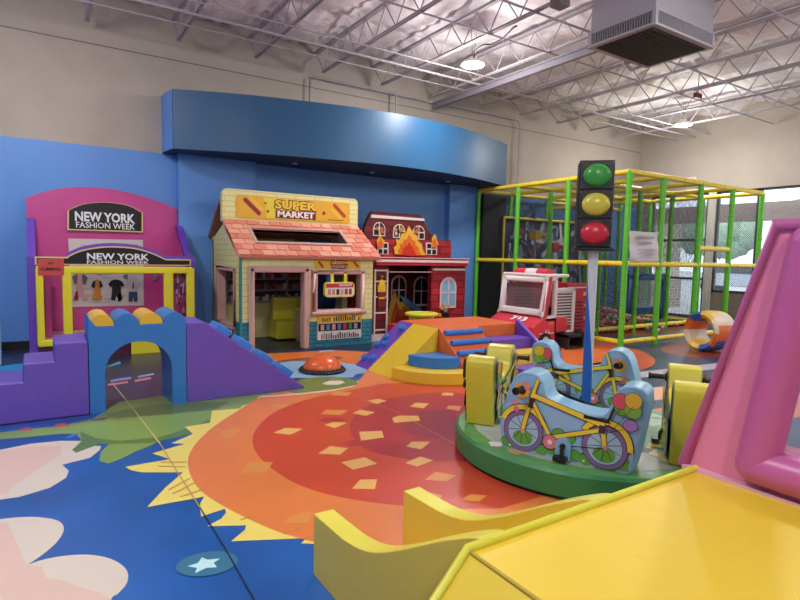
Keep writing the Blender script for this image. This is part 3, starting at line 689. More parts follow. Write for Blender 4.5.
# purple side walls with a sweeping top
def side(x, w_, name='side_wall'):
    pr = [(8.70, 0), (8.70, 1.385)] + spline([(8.70, 1.385), (8.9, 1.42), (9.1, 1.50), (9.3, 1.66), (9.5, 1.86), (9.68, 1.93)], 4, False)[1:] + [(9.68, 0)]
    b = MB(); b.prism(pr, 'x', x, x+w_, PUR); return b.build(name, nf, .008)
side(-.165, .10); side(1.86, .10)
b = MB(); b.box((1.85, 8.78, .02), (1.859, 9.66, 1.38), PNK); b.face([(1.849, 9.68, 1.9), (1.849, 9.3, 1.62), (1.849, 9.0, 1.42), (1.849, 9.0, 1.2), (1.849, 9.68, 1.2)], PNK); b.build('pink_lining', nf)
# yellow front frame
FYY = 8.70; fx0, fx1 = -.068, 1.90
zt = ony(115, 267.5, FYY).z
fr = MB(); z1 = ony(115, 266.5, FYY).z; z0 = .18
fr.box((fx0, FYY-.06, z1-.10), (fx1, FYY+.02, z1), YF); fr.box((fx0, FYY-.06, z0), (fx1, FYY+.02, z0+.09), YF)
fr.build('frame_rail', nf, .015)
for (a, c) in ((36, 44), (62.5, 72), (163.5, 173), (186, 194)):
    xa = ony(a, 300, FYY).x; xb = ony(c, 300, FYY).x
    b = MB(); b.box((xa, FYY-.058, z0+.02), (xb, FYY+.018, z1-.02), YF); b.build('frame_post', nf, .015)
b = MB(); b.box((fx0, FYY-.02, 0), (fx1, FYY+.02, z0), ink('#5A1F3A')); b.box((1.05, FYY-.05, 0), (1.62, FYY-.02, z0), YF); b.box((-.06, FYY, .2), (fx1, 9.6, .26), mat('#C9A98A', .6)); b.build('sill', nf)
# black header in front
zl = ony(40, 256.5, FYY).z; zb = z1+.02
hp = [(-.075, zl)]+[(ony(x, y, FYY).x, ony(x, y, FYY).z) for x, y in spline([(66, 257), (80, 250.5), (98, 247), (115, 246.3), (135, 248), (152, 253), (165, 259)], 4, False)]
zr = hp[-1][1]; hp += [(1.88, zr), (1.88, zb), (-.075, zb)]
b = MB(); b.prism(hp, 'y', FYY-.05, FYY+.03, GOLD)
ins = [(p[0]+(.02 if p[0] < .3 else (-.02 if p[0] > 1.6 else 0)), p[1]-.018) for p in hp[:-2]]+[(1.86, zb+.014), (-.055, zb+.014)]
b.face([(p[0], FYY-.053, p[1]) for p in ins], BLK); hd = b.build('header_sign', nf)
txt('lettering', 'NEW YORK', 87, 259.6, 149, 260.2, FYY-.055, 6.8, WHT, hd, .03); txt('lettering', 'FASHION WEEK', 87, 263.8, 149, 264.2, FYY-.055, 3.6, WHT, hd, .012)
up = [(p[0], p[1]+.0) for p in hp[:-2]]
b = MB(); b.prism([(p[0], p[1]+(.05 if 66 < 1 else 0.045)) for p in hp[1:-2]]+[(hp[-3][0]-.05, zb), (hp[1][0], zb)], 'y', FYY+.03, FYY+.11, PUR); b.build('purple_arch', nf)
b = MB(); P = on([(37.5, 259), (64, 258.5), (64, 275), (38, 275.5)], FYY-.064); b.ext(P, (0, .004, 0), ink('#C84A44')); ns = b.build('no_climbing_notice', nf)
txt('lettering', 'NO', 48, 264.5, 53, 264.5, FYY-.066, 2.6, BLK, ns, .02); txt('lettering', 'CLIMBING', 40.5, 270.5, 60.5, 270.5, FYY-.066, 3.0, BLK, ns, .02)
# printed curtain in the right hand slot
b = MB(); xa = ony(174, 300, 8.85).x; xb = ony(186, 300, 8.85).x
b.box((xa-.02, 8.85, .3), (xb+.05, 8.86, z1-.08), ink('#B04A88')); q = random.Random(8)
for k in range(60):
    x = q.uniform(xa, xb); z = q.uniform(.4, 1.15); b.box((x, 8.844-k*.00005, z), (x+q.uniform(.01, .04), 8.849, z+q.uniform(.03, .14)), ink(q.choice(['#D88AB4', '#7A3A90', '#E0C4D0', '#C0303A', '#5A2A6A'])))
b.build('printed_panel', nf)
b = MB(); b.box((-.03, 8.95, .24), (.10, 9.5, 1.2), PNK); b.build('inner_panel', nf)
# pale object cut by the left edge
b = MB(); b.box((-1.1, 8.45, 0), (-.46, 8.62, .55), mat('#9CB4D8', .4)); tag(b.build('foam_screen', bevel=.02), 'pale low screen cut off by the left edge of the photo beside the pink booth', 'screen')

# ================================================================== SUPERMARKET PLAYHOUSE
mk = thing('market_playhouse', 'pale yellow toy shop playhouse with a pink tiled roof and hot dog sign', 'playhouse', (3.55, 8.0, 0))
PY = brick('#E4DE9C', '#DED894', '#C6BF7C', bw=.34, rh=.085, ms=.006)
TE = brick('#2E8094', '#3A90A2', '#1E5E72', bw=.16, rh=.07, ms=.008)
PK = vin('#C9A198'); TEAL = ink('#2D8A8C')
MY = 8.0; MX0, MX1, MZ = 2.42, 4.66, 1.44
b = MB()
def wallz(x0, x1, z0, z1, m=PY, y0=MY, y1=MY+.12): b.box((x0, y0, z0), (x1, y1, z1), m)
wallz(MX0, 2.56, .46, MZ); wallz(2.56, 3.48, 1.22, MZ); wallz(3.48, 3.56, .42, MZ); wallz(3.56, 4.47, 1.19, MZ); wallz(4.47, MX1, .42, MZ); wallz(3.56, 4.47, .42, .54)
wallz(MX0, 2.56, 0, .46, TE); wallz(3.48, MX1, 0, .42, TE)
b.box((MX0-.005, MY-.006, 0), (MX0+.03, MY+.03, MZ), TEAL)
b.build('front_wall', mk)
b = MB()
b.box((MX0, MY+.12, .46), (MX0+.1, 8.22, MZ), PY); b.box((MX0, 8.22, 1.24), (MX0+.1, 9.2, MZ), PY); b.box((MX0, 9.2, 0), (MX0+.1, 9.52, MZ), PY); b.box((MX0, MY+.12, 0), (MX0+.1, 8.22, .46), TE); b.box((MX0, 8.22, 0), (MX0+.1, 9.2, .36), PY)
b.prism([(MY+.05, MZ), (8.82, 1.96), (9.52, 1.70), (9.52, MZ)], 'x', MX0, MX0+.1, PY)
b.box((MX0-.004, 8.25, .02), (MX0, 9.18, .34), ink('#17171B'))
b.build('side_wall', mk)
q = random.Random(4)
b = MB(); b.prism([(MY+.05, MZ), (8.82, 1.96), (9.52, 1.70), (9.52, MZ)], 'x', MX1-.1, MX1, PY); b.box((MX1-.1, MY+.12, 0), (MX1, 9.0, .42), TE); b.box((MX1-.1, MY+.12, .42), (MX1, 8.4, MZ), PY); b.box((MX1-.1, 8.4, 1.2), (MX1, 9.0, MZ), PY); b.box((MX1-.1, 8.9, .42), (MX1, 9.2, MZ), PY); b.build('side_wall', mk)
b = MB(); b.box((MX0, 9.46, 0), (3.86, 9.56, 1.75), ink('#CFC98A')); b.box((4.2, 9.46, 0), (MX1, 9.56, 1.75), ink('#3E68A8')); b.build('back_wall', mk)
# side window frame
b = MB()
for (y0, z0, y1, z1) in ((8.2, .32, 9.22, .39), (8.2, 1.2, 9.22, 1.26), (8.2, .32, 8.27, 1.26), (9.15, .32, 9.22, 1.26)): b.box((MX0-.03, y0, z0), (MX0+.12, y1, z1), PK)
b.build('side_window_frame', mk, .015)
for k, z in enumerate((.06, .14, .22, .30)): pass
b = MB()
for k in range(10):
    b.box((MX0-.008, 8.24+k*.03, .05+.02*(k % 3)), (MX0-.004, 8.262+k*.03, .10+.02*(k % 3)+.18*(k % 2)), ink(q.choice(['#A8323A', '#D8D4CC', '#7A2A34'])))
b.build('side_print', mk)
# door frame and window frame
b = MB(); b.box((2.55, MY-.05, 0), (2.63, MY+.13, 1.28), PK); b.box((3.41, MY-.05, 0), (3.50, MY+.13, 1.28), PK); b.box((2.55, MY-.05, 1.20), (3.50, MY+.13, 1.28), PK); b.build('door_frame', mk, .02)
b = MB(); b.box((3.55, MY-.05, .54), (4.49, MY+.13, .61), PK); b.box((3.55, MY-.05, 1.17), (4.49, MY+.13, 1.24), PK); b.box((3.55, MY-.05, .54), (3.64, MY+.13, 1.24), PK); b.box((4.41, MY-.05, .54), (4.49, MY+.13, 1.24), PK); b.build('window_frame', mk, .02)
b = MB(); b.box((3.53, MY-.09, .53), (4.51, MY-.04, .585), PK); b.build('window_ledge', mk, .015)
# roof with a long skylight opening
RT0, RT1 = Vector((MX0-.04, 7.93, 1.405)), Vector((MX0-.04, 8.79, 1.955)); RW = 2.385
TIL = brick('#E39580', '#D97F6A', '#B8604E', bw=.26, rh=.11, ms=.008)
def RP(u, v, h=0):  # u along X 0..1, v up the slope 0..1
    p = RT0.lerp(RT1, v); nrm = Vector((0, -(RT1.z-RT0.z), (RT1.y-RT0.y))).normalized(); return Vector((p.x+u*RW, p.y, p.z))+nrm*h
b = MB()
def rslab(u0, u1, v0, v1, h0, h1, m):
    P = [RP(u0, v0, h0), RP(u1, v0, h0), RP(u1, v1, h0), RP(u0, v1, h0), RP(u0, v0, h1), RP(u1, v0, h1), RP(u1, v1, h1), RP(u0, v1, h1)]
    b.add(P, [(0, 3, 2, 1), (4, 5, 6, 7), (0, 1, 5, 4), (1, 2, 6, 5), (2, 3, 7, 6), (3, 0, 4, 7)], m)
TB = vin('#DE8E7A')
U0, U1, V0, V1 = .155, .80, .36, .74
rslab(0, 1, 0, V0, 0, .06, TB); rslab(0, 1, V1, 1, 0, .06, TB); rslab(0, U0, V0, V1, 0, .06, TB); rslab(U1, 1, V0, V1, 0, .06, TB)
b.build('roof', mk, .01)
# tiles: rows of rounded tiles drawn as slightly raised plates
b = MB(); q = random.Random(6); TC = [ink('#E39A84'), ink('#DB8672'), ink('#E8A58E'), ink('#D67C68')]
rows = 7; cols = 13
for r in range(rows):
    for c_ in range(-1, cols+1):
        u0 = (c_+(r % 2)*.5)/cols; u1 = u0+1/cols-.006; v0 = r/rows; v1 = v0+1/rows-.012
        u0 = max(0, u0); u1 = min(1, u1)
        if u1-u0 < .01: continue
        segs = [(u0, u1)]
        if v1 > V0-.03 and v0 < V1+.03:
            segs = []
            if u0 < U0-.02: segs.append((u0, min(u1, U0-.02)))
            if u1 > U1+.02: segs.append((max(u0, U1+.02), u1))
        for s0, s1 in segs:
            if s1-s0 < .01: continue
            P = [RP(s0, v0+.012, .062)] + [RP(s0+(s1-s0)*t, v0+.012-.018*math.sin(PI*t), .066) for t in (.25, .5, .75)] + [RP(s1, v0+.012, .062), RP(s1, v1, .062), RP(s0, v1, .062)]
            nrm = RP(0, 0, 1)-RP(0, 0, 0)
            b.ext([p+nrm*.012 for p in P], -nrm*.014, q.choice(TC))
b.build('roof_tiles', mk)
b = MB(); rslab(U0-.02, U1+.02, V0-.05, V0, .05, .085, PK); rslab(U0-.02, U1+.02, V1, V1+.04, .05, .085, PK); rslab(U0-.02, U0, V0, V1, .0, .085, PK); rslab(U1, U1+.02, V0, V1, .0, .085, PK); b.build('skylight_frame', mk)
b = MB(); b.box((MX0+.1, 8.15, 1.46), (MX1-.1, 9.4, 1.48), ink('#1B1E2A')); b.box((2.9, 8.5, 1.48), (3.25, 8.9, 1.62), ink('#C8585A')); b.prism([(3.3, 1.48), (3.7, 1.56), (4.2, 1.60), (4.5, 1.48)], 'y', 8.5, 9.0, ink('#6E8274')); b.build('loft_floor', mk)
# rear roof slope
b = MB(); b.ext([(MX0-.06, 8.92, 2.25), (MX1+.1, 8.92, 2.25), (MX1+.1, 9.56, 1.72), (MX0-.06, 9.56, 1.72)], (0, .03, .05), ink('#A0705E'), ink('#8A5E50')); b.build('rear_roof', mk)
# sign board on the ridge
def rrect(x0, z0, x1, z1, r, tl=1, bl=1):
    P = []
    for (cx_, cz_, a0) in ((x1-r, z1-r, 0), (x0+r, z1-r, 90)): P += arc(cx_, cz_, r, r, a0, a0+90, 5)
    if bl:
        for (cx_, cz_, a0) in ((x0+r, z0+r, 180), (x1-r, z0+r, 270)): P += arc(cx_, cz_, r, r, a0, a0+90, 5)
    else: P += [(x0, z0), (x1, z0)]
    return P
sx0, sx1 = 2.39, 4.79; SY = 8.80
b = MB(); b.prism(rrect(sx0, 1.98, sx1, 2.49, .08, bl=0), 'y', SY, SY+.12, PY); sg = b.build('sign_board', mk)
b = MB(); b.prism(rrect(2.60, 2.04, 4.62, 2.405, .05), 'y', SY-.006, SY, ink('#E0A03A')); b.face([(p[0], SY-.008, p[1]) for p in reversed(rrect(2.62, 2.055, 4.60, 2.39, .045))], ink('#E3AC30'))
def slant(cx_, cz_, l, wd, a, m, Y):
    a = math.radians(a); P = [(cx_+math.cos(t)*wd/2*1.0, math.sin(t)*wd/2) for t in ()]
    P = [(l/2+wd/2*math.cos(t), wd/2*math.sin(t)) for t in [math.radians(-90+i*30) for i in range(7)]]+[(-l/2+wd/2*math.cos(t), wd/2*math.sin(t)) for t in [math.radians(90+i*30) for i in range(7)]]
    b.face([(cx_+x*math.cos(a)-z*math.sin(a), Y, cz_+x*math.sin(a)+z*math.cos(a)) for x, z in reversed(P)], m)
b.face([(3.1, SY-.009, 2.06), (3.9, SY-.009, 2.06), (3.75, SY-.009, 2.39), (3.05, SY-.009, 2.39)][::1], ink('#E6CF38'))
slant(2.86, 2.23, .30, .07, -42, ink('#8E2018'), SY-.011); slant(2.93, 2.28, .26, .06, -42, ink('#E8C02E'), SY-.010); slant(4.42, 2.26, .26, .06, -42, ink('#B03A20'), SY-.011); slant(4.36, 2.20, .22, .05, -42, ink('#E8C43A'), SY-.010)
for x, z, r in ((3.08, 2.30, .018), (3.12, 2.17, .022), (4.12, 2.20, .03)): b.cyl((x, SY-.011, z), (x, SY-.008, z), r, ink('#9A2A1A'), 12)
b.box((4.2, SY-.012, 2.085), (4.5, SY-.010, 2.097), ink('#8A4A2A'))
pp = b.build('sign_print', sg) if False else b.build('sign_print', mk)
def outl(body, o, w, h, m1, m2, parent, bold):
    X, Y, Z = o; text('letter_shadow', body, (X-.015, Y, Z-.015), (1, 0, 0), (0, 0, 1), w+.03, h+.03, m2, parent, bold+.05, .001)
    text('lettering', body, (X, Y-.003, Z), (1, 0, 0), (0, 0, 1), w, h, m1, parent, bold, .002)
b = MB(); b.box((3.25, SY-.0105, 2.07), (3.97, SY-.010, 2.2), ink('#7A1A14')); b.build('sign_patch', mk)
outl('SUPER', (3.235, SY-.013, 2.225), .74, .14, ink('#F0C93A'), ink('#8C2014'), mk, .04)
outl('MARKET', (3.28, SY-.013, 2.09), .66, .105, ink('#F2ECE8'), ink('#8C2014'), mk, .04)
b = MB(); b.box((3.60, MY-.012, 1.262), (4.42, MY, 1.40), ink('#E0B033')); b.box((3.88, MY-.014, 1.262), (4.16, MY-.012, 1.40), ink('#E6CF38'))
slant(3.70, 1.33, .1, .035, -45, ink('#98301C'), MY-.015); slant(4.33, 1.34, .1, .035, -45, ink('#98301C'), MY-.015); sm = b.build('small_sign', mk)
outl('SUPER', (3.88, MY-.02, 1.335), .29, .052, ink('#F0B030'), ink('#6E1A2A'), mk, .03); outl('MARKET', (3.90, MY-.02, 1.275), .26, .045, ink('#D8A0B8'), ink('#5A1A4A'), mk, .03)
# product board below the window
b = MB(); b.box((3.65, MY-.03, .125), (4.44, MY, .53), ink('#D8D4D0')); b.box((3.65, MY-.033, .395), (4.44, MY-.03, .53), ink('#E0BC2C')); b.box((3.66, MY-.033, .265), (4.43, MY-.03, .385), ink('#121216'))
q = random.Random(12)
for k in range(17):
    x = 3.72+k*.041; h = q.uniform(.04, .09)
    b.box((x, MY-.036, .42), (x+.022, MY-.033, .42+h), ink(q.choice(['#2A1A1A', '#B03020', '#E8E2D0', '#7A3A1A', '#C02030', '#3A4A8A'])))
    h = q.uniform(.05, .10); b.box((x-.01, MY-.036, .14), (x+.012, MY-.033, .14+h), ink(q.choice(['#2A2A2E', '#5A5A5E', '#B84030', '#8A8A8E'])))
for k in range(7):
    x = 3.70+k*.10; b.box((x, MY-.036, .28), (x+.06, MY-.033, .37), ink(['#C8A090', '#5A8AC0', '#D0A8A0', '#7080B8', '#C04048', '#3A8A5A', '#A8A0C0'][k]))
b.build('product_board', mk)
# inside shelves print, yellow bench, pink counter
b = MB(); b.box((2.6, 9.42, .62), (4.0, 9.455, 1.45), ink('#131317'))
for z in (.62, .82, 1.02, 1.22, 1.42): b.box((2.6, 9.39, z), (4.0, 9.42, z+.03), ink('#8C8A94'))
for x in (2.6, 3.02, 3.68, 3.98): b.box((x, 9.39, .62), (x+.03, 9.42, 1.45), ink('#8C8A94'))
for z in (.65, .85, 1.05, 1.25):
    x = 2.65
    while x < 3.95:
        wd = q.uniform(.03, .07); h = q.uniform(.07, .13) if z < 1.2 else .14
        b.box((x, 9.40, z), (x+wd-.008, 9.43, z+h), ink(q.choice(['#8A2A34', '#B0505A', '#C8C0C0', '#4A5A4A', '#7A3A2A', '#5A2030', '#A08A8A']) if z < 1.2 else q.choice(['#8A8C98', '#5A5C68']))); x += wd
b.build('shelf_print', mk)
bn = thing('yellow_bench', 'small yellow padded bench standing inside the toy shop doorway', 'bench', (3.65, 9.1, 0))
YO = vin('#C9C23A'); b = MB(); b.box((3.32, 8.9, .02), (3.95, 9.35, .33), YO); b.build('seat', bn, .03); b = MB(); b.box((3.36, 9.2, .30), (3.95, 9.37, .72), YO); b.build('backrest', bn, .03)
ct = thing('pink_counter', 'low pink padded counter with yellow top just inside the toy shop doorway', 'counter', (3.75, 8.6, 0))
b = MB(); b.prism([(3.60, 0), (3.56, .3), (3.58, .52), (3.78, .52), (3.78, 0)], 'y', 8.15, 8.75, vin('#C49A94')); b.build('body', ct, .02); b = MB(); b.box((3.54, 8.13, .52), (3.80, 8.77, .57), YO); b.build('top', ct, .015)
b = MB(); b.box((4.0, 9.3, 0), (4.07, 9.37, 1.2), PK); tag(b.build('pink_post'), 'upright pink post seen through the toy shop window', 'post')
# hanging register sign
t = thing('hanging_sign', 'rounded yellow-edged sign hanging on straps in the toy shop window', 'sign', (4.02, 7.98, .8))
b = MB(); b.prism(rrect(3.75, .81, 4.28, 1.05, .06), 'y', 7.93, 7.99, YF); b.face([(p[0], 7.928, p[1]) for p in reversed(rrect(3.762, .822, 4.268, 1.038, .05))], ink('#E8DFD6')); b.build('board', t)
b = MB(); b.box((3.77, 7.924, .965), (4.26, 7.927, 1.03), ink('#C03040')); q = random.Random(3)
for k in range(6): b.box((3.80+k*.075, 7.924, .85), (3.85+k*.075, 7.927, .94), ink(q.choice(['#A03A38', '#C88A78', '#4A2A2A', '#D8A0A0'])))
b.build('print', t); text('lettering', 'MARKET', (4.0, 7.922, .985), (1, 0, 0), (0, 0, 1), .23, .035, WHT, t, .03)
for x in (3.86, 4.10): b = MB(); b.box((x, 7.95, 1.04), (x+.05, 7.97, 1.21), YF); b.build('strap', t)

# ================================================================== FIRE STATION PLAYHOUSE
fs_ = thing('fire_station_playhouse', 'dark red brick toy fire station front with flames and a white ladder', 'playhouse', (5.8, 8.2, 0))
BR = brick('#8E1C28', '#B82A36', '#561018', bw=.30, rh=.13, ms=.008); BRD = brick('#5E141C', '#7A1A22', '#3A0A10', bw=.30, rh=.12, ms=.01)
CR = vin('#B01E30'); SW = ink('#E4CFCF')
SYF = 8.2; UF = 8.90
# mansard and upper storey
P = on([(364, 239), (364.5, 229), (367, 222), (370, 215), (373, 211), (420, 215), (423, 219), (428, 230), (433, 237), (438, 240), (451, 240.5), (451, 258), (364, 258)], UF+.06)
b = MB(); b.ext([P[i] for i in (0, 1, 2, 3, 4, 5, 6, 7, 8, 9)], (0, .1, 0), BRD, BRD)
b.ext([P[0], P[9], P[10], P[11], P[12]], (0, .1, 0), BR, BR); b.build('upper_facade', fs_)
b = MB(); b.ext(on([(371.5, 214.5), (424, 218.5), (425, 221), (371, 217.5)], UF+.05), (0, .01, 0), SW); b.build('white_band', fs_)
def archwin(cx_, cy_, w_, h_, Y, fill, nm='arched_window', bars=1):
    """pixel sized arched window on the plane Y"""
    c = ony(cx_, cy_, Y); s = (ony(cx_+w_/2, cy_, Y)-ony(cx_-w_/2, cy_, Y)).x/2; hh = (ony(cx_, cy_-h_/2, Y)-ony(cx_, cy_+h_/2, Y)).z/2
    b = MB()
    def sh(k, Yq):
        a = [(c.x+s*k, Yq, c.z-hh*k), (c.x+s*k, Yq, c.z+hh*k-s*k)]+[(c.x+s*k*math.cos(t), Yq, c.z+hh*k-s*k+s*k*math.sin(t)) for t in [PI*i/8 for i in range(1, 8)]]+[(c.x-s*k, Yq, c.z+hh*k-s*k), (c.x-s*k, Yq, c.z-hh*k)]
        return list(reversed(a))
    b.ext(sh(1, Y-.012), (0, .012, 0), SW); b.face(sh(.86, Y-.014), fill)
    if bars:
        b.box((c.x-.012, Y-.018, c.z-hh*.9), (c.x+.012, Y-.014, c.z+hh*.9), SW); b.box((c.x-s*.9, Y-.018, c.z-.012), (c.x+s*.9, Y-.014, c.z+.012), SW)
    return b.build(nm, fs_)
DKW = ink('#15161C')
archwin(378.5+.5, 229, 12, 14, UF+.06, DKW, bars=1); archwin(399, 231, 12, 14, UF+.06, ink('#3A1A20')); archwin(418.5, 232.5, 12, 14, UF+.06, DKW)
# small figure prints in the upper windows
q = random.Random(21)
for (x, y) in ((380, 228), (399, 232), (418, 231)):
    b = MB()
    for k in range(7):
        c = ony(x+q.uniform(-4, 4), y+q.uniform(-4, 4), UF+.035); b.cyl((c.x, c.y-.001*k, c.z), (c.x, c.y+.002-.001*k, c.z), q.uniform(.02, .045), ink(q.choice(['#B86A4A', '#D8C4B0', '#7A2A1A', '#2A2024', '#C08A3A'])), 8)
    b.build('window_print', fs_)
for (x, y) in ((383, 248.5), (431.6, 249)):
    b = MB(); P = on([(x-5.5, y-6.5), (x+5.5, y-6), (x+5.5, y+6), (x-5.5, y+5.5)], UF+.048); b.ext(P, (0, .012, 0), SW)
    for (dx, dy) in ((-4.4, -5.2), (.6, -5), (-4.4, .7), (.6, .9)): b.face(on([(x+dx, y+dy), (x+dx+3.8, y+dy), (x+dx+3.8, y+dy+4.4), (x+dx, y+dy+4.4)], UF+.046), DKW)
    b.build('square_window', fs_)
b = MB()
for k, (pts, c) in enumerate((([(368, 225), (372, 237), (371, 246), (362, 246)], '#C02A30'), ([(445, 247), (452, 247), (452, 252), (445, 252)], '#C8303A'), ([(430, 236), (437, 240), (430, 240)], '#C8303A'), ([(425, 243), (430, 243), (430, 247), (425, 247)], '#C8303A'))):
    pass
# flames
def flame(pts, cols, name='flame', Y=UF+.02, cx_=None):
    b = MB(); n = len(pts); mx = sum(p[0] for p in pts)/n; by = max(p[1] for p in pts)
    for k, c in enumerate(cols):
        s = 1-.27*k
        P = on([(mx+(x-mx)*s, by+(y-by)*s) for x, y in pts], Y-.004*k); b.ext(P, (0, .02 if k == 0 else .003, 0), ink(c))
    return b.build(name, fs_)
FC = ['#E2B03A', '#DE6A24', '#C8341E', '#B82418']
flame([(395, 254), (394, 248), (397, 245), (396, 239), (400, 240), (402, 233), (406, 234), (409, 226), (414, 234), (418, 236), (418, 241), (422, 244), (423, 250), (426, 255), (412, 256)], FC[:3])
flame([(377.5, 247), (377, 240), (379, 238), (380.5, 231), (382, 238), (385, 241), (384, 245), (381, 248)], FC[:2]); flame([(431.5, 247), (432.5, 243), (432, 239), (435.5, 234), (437, 240), (438.5, 244), (435, 248)], FC[:2])
# cornice
b = MB(); z0, z1 = 1.325, 1.465
b.box((4.78, 8.08, z0), (6.79, 8.5, z1), CR); b.box((4.77, 8.07, z0+.055), (6.80, 8.5, z0+.10), SW); b.box((4.77, 8.06, z1-.012), (6.82, 8.5, z1), SW); b.build('cornice', fs_, .004)
b = MB(); b.box((6.05, 8.16, 1.235), (6.80, 8.3, 1.275), SW); b.build('white_band', fs_)
# ladder panel at left
b = MB(); b.box((4.74, 8.2, 0), (5.09, 8.3, 1.325), BRD); b.build('ladder_panel', fs_)
b = MB(); b.box((4.80, 8.17, .12), (4.825, 8.2, 1.25), SW); b.box((5.05, 8.17, .12), (5.075, 8.2, 1.25), SW); b.box((4.74, 8.165, 0), (5.09, 8.2, .12), SW)
for z in (.18, .48, .76, 1.03, 1.22): b.box((4.82, 8.172, z), (5.06, 8.195, z+.025), SW)
b.build('ladder', fs_)
b = MB(); b.box((4.86, 8.155, .86), (5.02, 8.17, .99), ink('#E0B02A')); b.cyl((4.94, 8.15, 1.02), (4.94, 8.17, 1.02), .055, ink('#E8C43A'), 14); b.box((4.87, 8.155, .6), (5.01, 8.17, .86), ink('#7A2018')); b.box((4.88, 8.15, .74), (5.0, 8.156, .77), ink('#E8B83A')); b.cyl((4.94, 8.15, 1.13), (4.94, 8.17, 1.13), .03, ink('#E87A4A'), 3); b.build('printed_firefighter', fs_)
# right brick panel
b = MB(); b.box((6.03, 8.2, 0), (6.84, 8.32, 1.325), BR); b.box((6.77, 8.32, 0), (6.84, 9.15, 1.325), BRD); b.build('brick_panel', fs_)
archwin(448, 292.5, 16, 31, SYF-.005, ink('#7FB6D8'))
b = MB(); z = ony(448, 311, 8.18)
for k, (dx, dz, c, r) in enumerate(((0, 0, '#1A1A1E', .07), (-.03, .10, '#D89A2A', .05), (.04, .05, '#8A8A90', .045), (-.09, -.04, '#D8A02A', .035), (.08, -.05, '#1A1A1E', .05), (.01, .17, '#E0B87A', .035), (.10, .12, '#C8A02A', .02))): b.cyl((z.x-.1+dx, 8.178-.002*k, z.z-.03+dz), (z.x-.1+dx, 8.19, z.z-.03+dz), r, ink(c), 10)
b.build('printed_helper', fs_)
# recessed back with windows and painted fire
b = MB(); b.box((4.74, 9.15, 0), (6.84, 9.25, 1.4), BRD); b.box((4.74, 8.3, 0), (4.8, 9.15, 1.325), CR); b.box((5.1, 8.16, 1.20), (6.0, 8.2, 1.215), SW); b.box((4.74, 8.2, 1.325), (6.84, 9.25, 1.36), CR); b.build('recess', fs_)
archwin(398.5, 290, 15, 30, 9.14, DKW); archwin(421, 291, 15, 30, 9.14, DKW)
flame([(386, 326), (389, 310), (391, 301), (395, 290), (398, 300), (402, 303), (405, 297), (409, 306), (414, 316), (417, 330)], ['#C89A3A', '#B8501E', '#A02A18'], Y=9.1)
b = MB(); P = on([(399, 295), (408, 299), (422, 309), (417, 312), (408, 306)], 9.06); b.ext(P, (0, .01, 0), ink('#5A90B8')); b.build('water_print', fs_)
b = MB(); b.box((5.02, 7.88, 0), (5.2, 8.08, .32), vin('#C8282E')); tag(b.build('red_block', bevel=.02), 'small red padded block at the foot of the toy fire station ladder', 'block')
# yellow tub table
tt = thing('yellow_tub', 'round yellow padded tub table in front of the toy fire station', 'table', (5.35, 7.45, 0))
c = onz(420, 314.5, .55); c = (5.33, 7.50)
b = MB(); b.cyl((c[0], c[1], 0), (c[0], c[1], .5), .22, vin('#BFB838'), 10); b.build('body', tt, .015)
b = MB(); b.cyl((c[0], c[1], .5), (c[0], c[1], .55), .285, vin('#D6D044'), 12); b.build('top', tt, .015)

# ================================================================== FIRE TRUCK
ft = thing('toy_fire_truck', 'red and white padded toy fire truck with a light bar and slanted windshield', 'toy truck', (7.4, 6.9, 0))
RD = vin('#CC3444'); WT = vin('#DAD2D4'); TY0, TY1 = 6.3, 7.4
prof = [(6.72, .10), (6.72, .36), (6.80, .42), (6.98, .52), (7.10, 1.20), (7.55, 1.20), (7.55, .10)]
b = MB(); b.prism([(6.72, .10), (6.72, .36), (6.80, .42), (6.98, .52), (7.55, .52), (7.55, .10)], 'y', TY0, TY1, RD); b.build('cab_body', ft, .02)
b = MB(); SD = ink('#A82A3C')
b.box((7.55, TY0+.02, .10), (8.16, TY0+.10, 1.07), SD); b.box((7.55, TY1-.1, .10), (8.16, TY1-.02, 1.07), SD); b.box((8.08, TY0+.1, .1), (8.16, TY1-.1, 1.07), SD); b.box((7.55, TY0+.1, .1), (8.08, TY1-.1, .2), SD); b.build('rear_body', ft, .01)
# cab pillars and roof: slanted windshield frame
def slab4(b, A, B_, C_, D_, th, m):
    nrm = (Vector(B_)-Vector(A)).cross(Vector(D_)-Vector(A)).normalized()*th; b.ext([A, B_, C_, D_], nrm, m)
def wsp(y, z, off=0):   # point on the windshield plane
    t = (z-.52)/.68; return Vector((6.98+.12*t-off, y, z))
b = MB()
y0, y1, za, zb_ = TY0+.02, TY1-.02, .52, 1.20
for (ya, yb, z_a, z_b) in ((y0, y1, .53, .64), (y0, y1, 1.09, 1.19), (y0, y0+.10, .53, 1.19), (y1-.10, y1, .53, 1.19)):
    P = [wsp(ya, z_a, .04), wsp(yb, z_a, .04), wsp(yb, z_b, .04), wsp(ya, z_b, .04)]; b.ext(P, (.10, 0, 0), WT)
b.build('windshield_frame', ft, .025)
b = MB(); P = [wsp(y0+.08, .62, -.02), wsp(y1-.08, .62, -.02), wsp(y1-.08, 1.11, -.02), wsp(y0+.08, 1.11, -.02)]; b.face(P, mat('#9C8F96', .08, alpha=.3)); b.build('windshield_pane', ft)
b = MB(); b.box((7.06, TY0, 1.18), (7.56, TY1, 1.24), WT); b.build('cab_roof', ft, .02)
b = MB()
for ys in (TY0, TY1-.06):
    b.ext([(6.98, ys, .52), (7.04, ys, .52), (7.14, ys, 1.2), (7.08, ys, 1.2)], (0, .06, 0), RD)
b.build('red_pillar', ft)
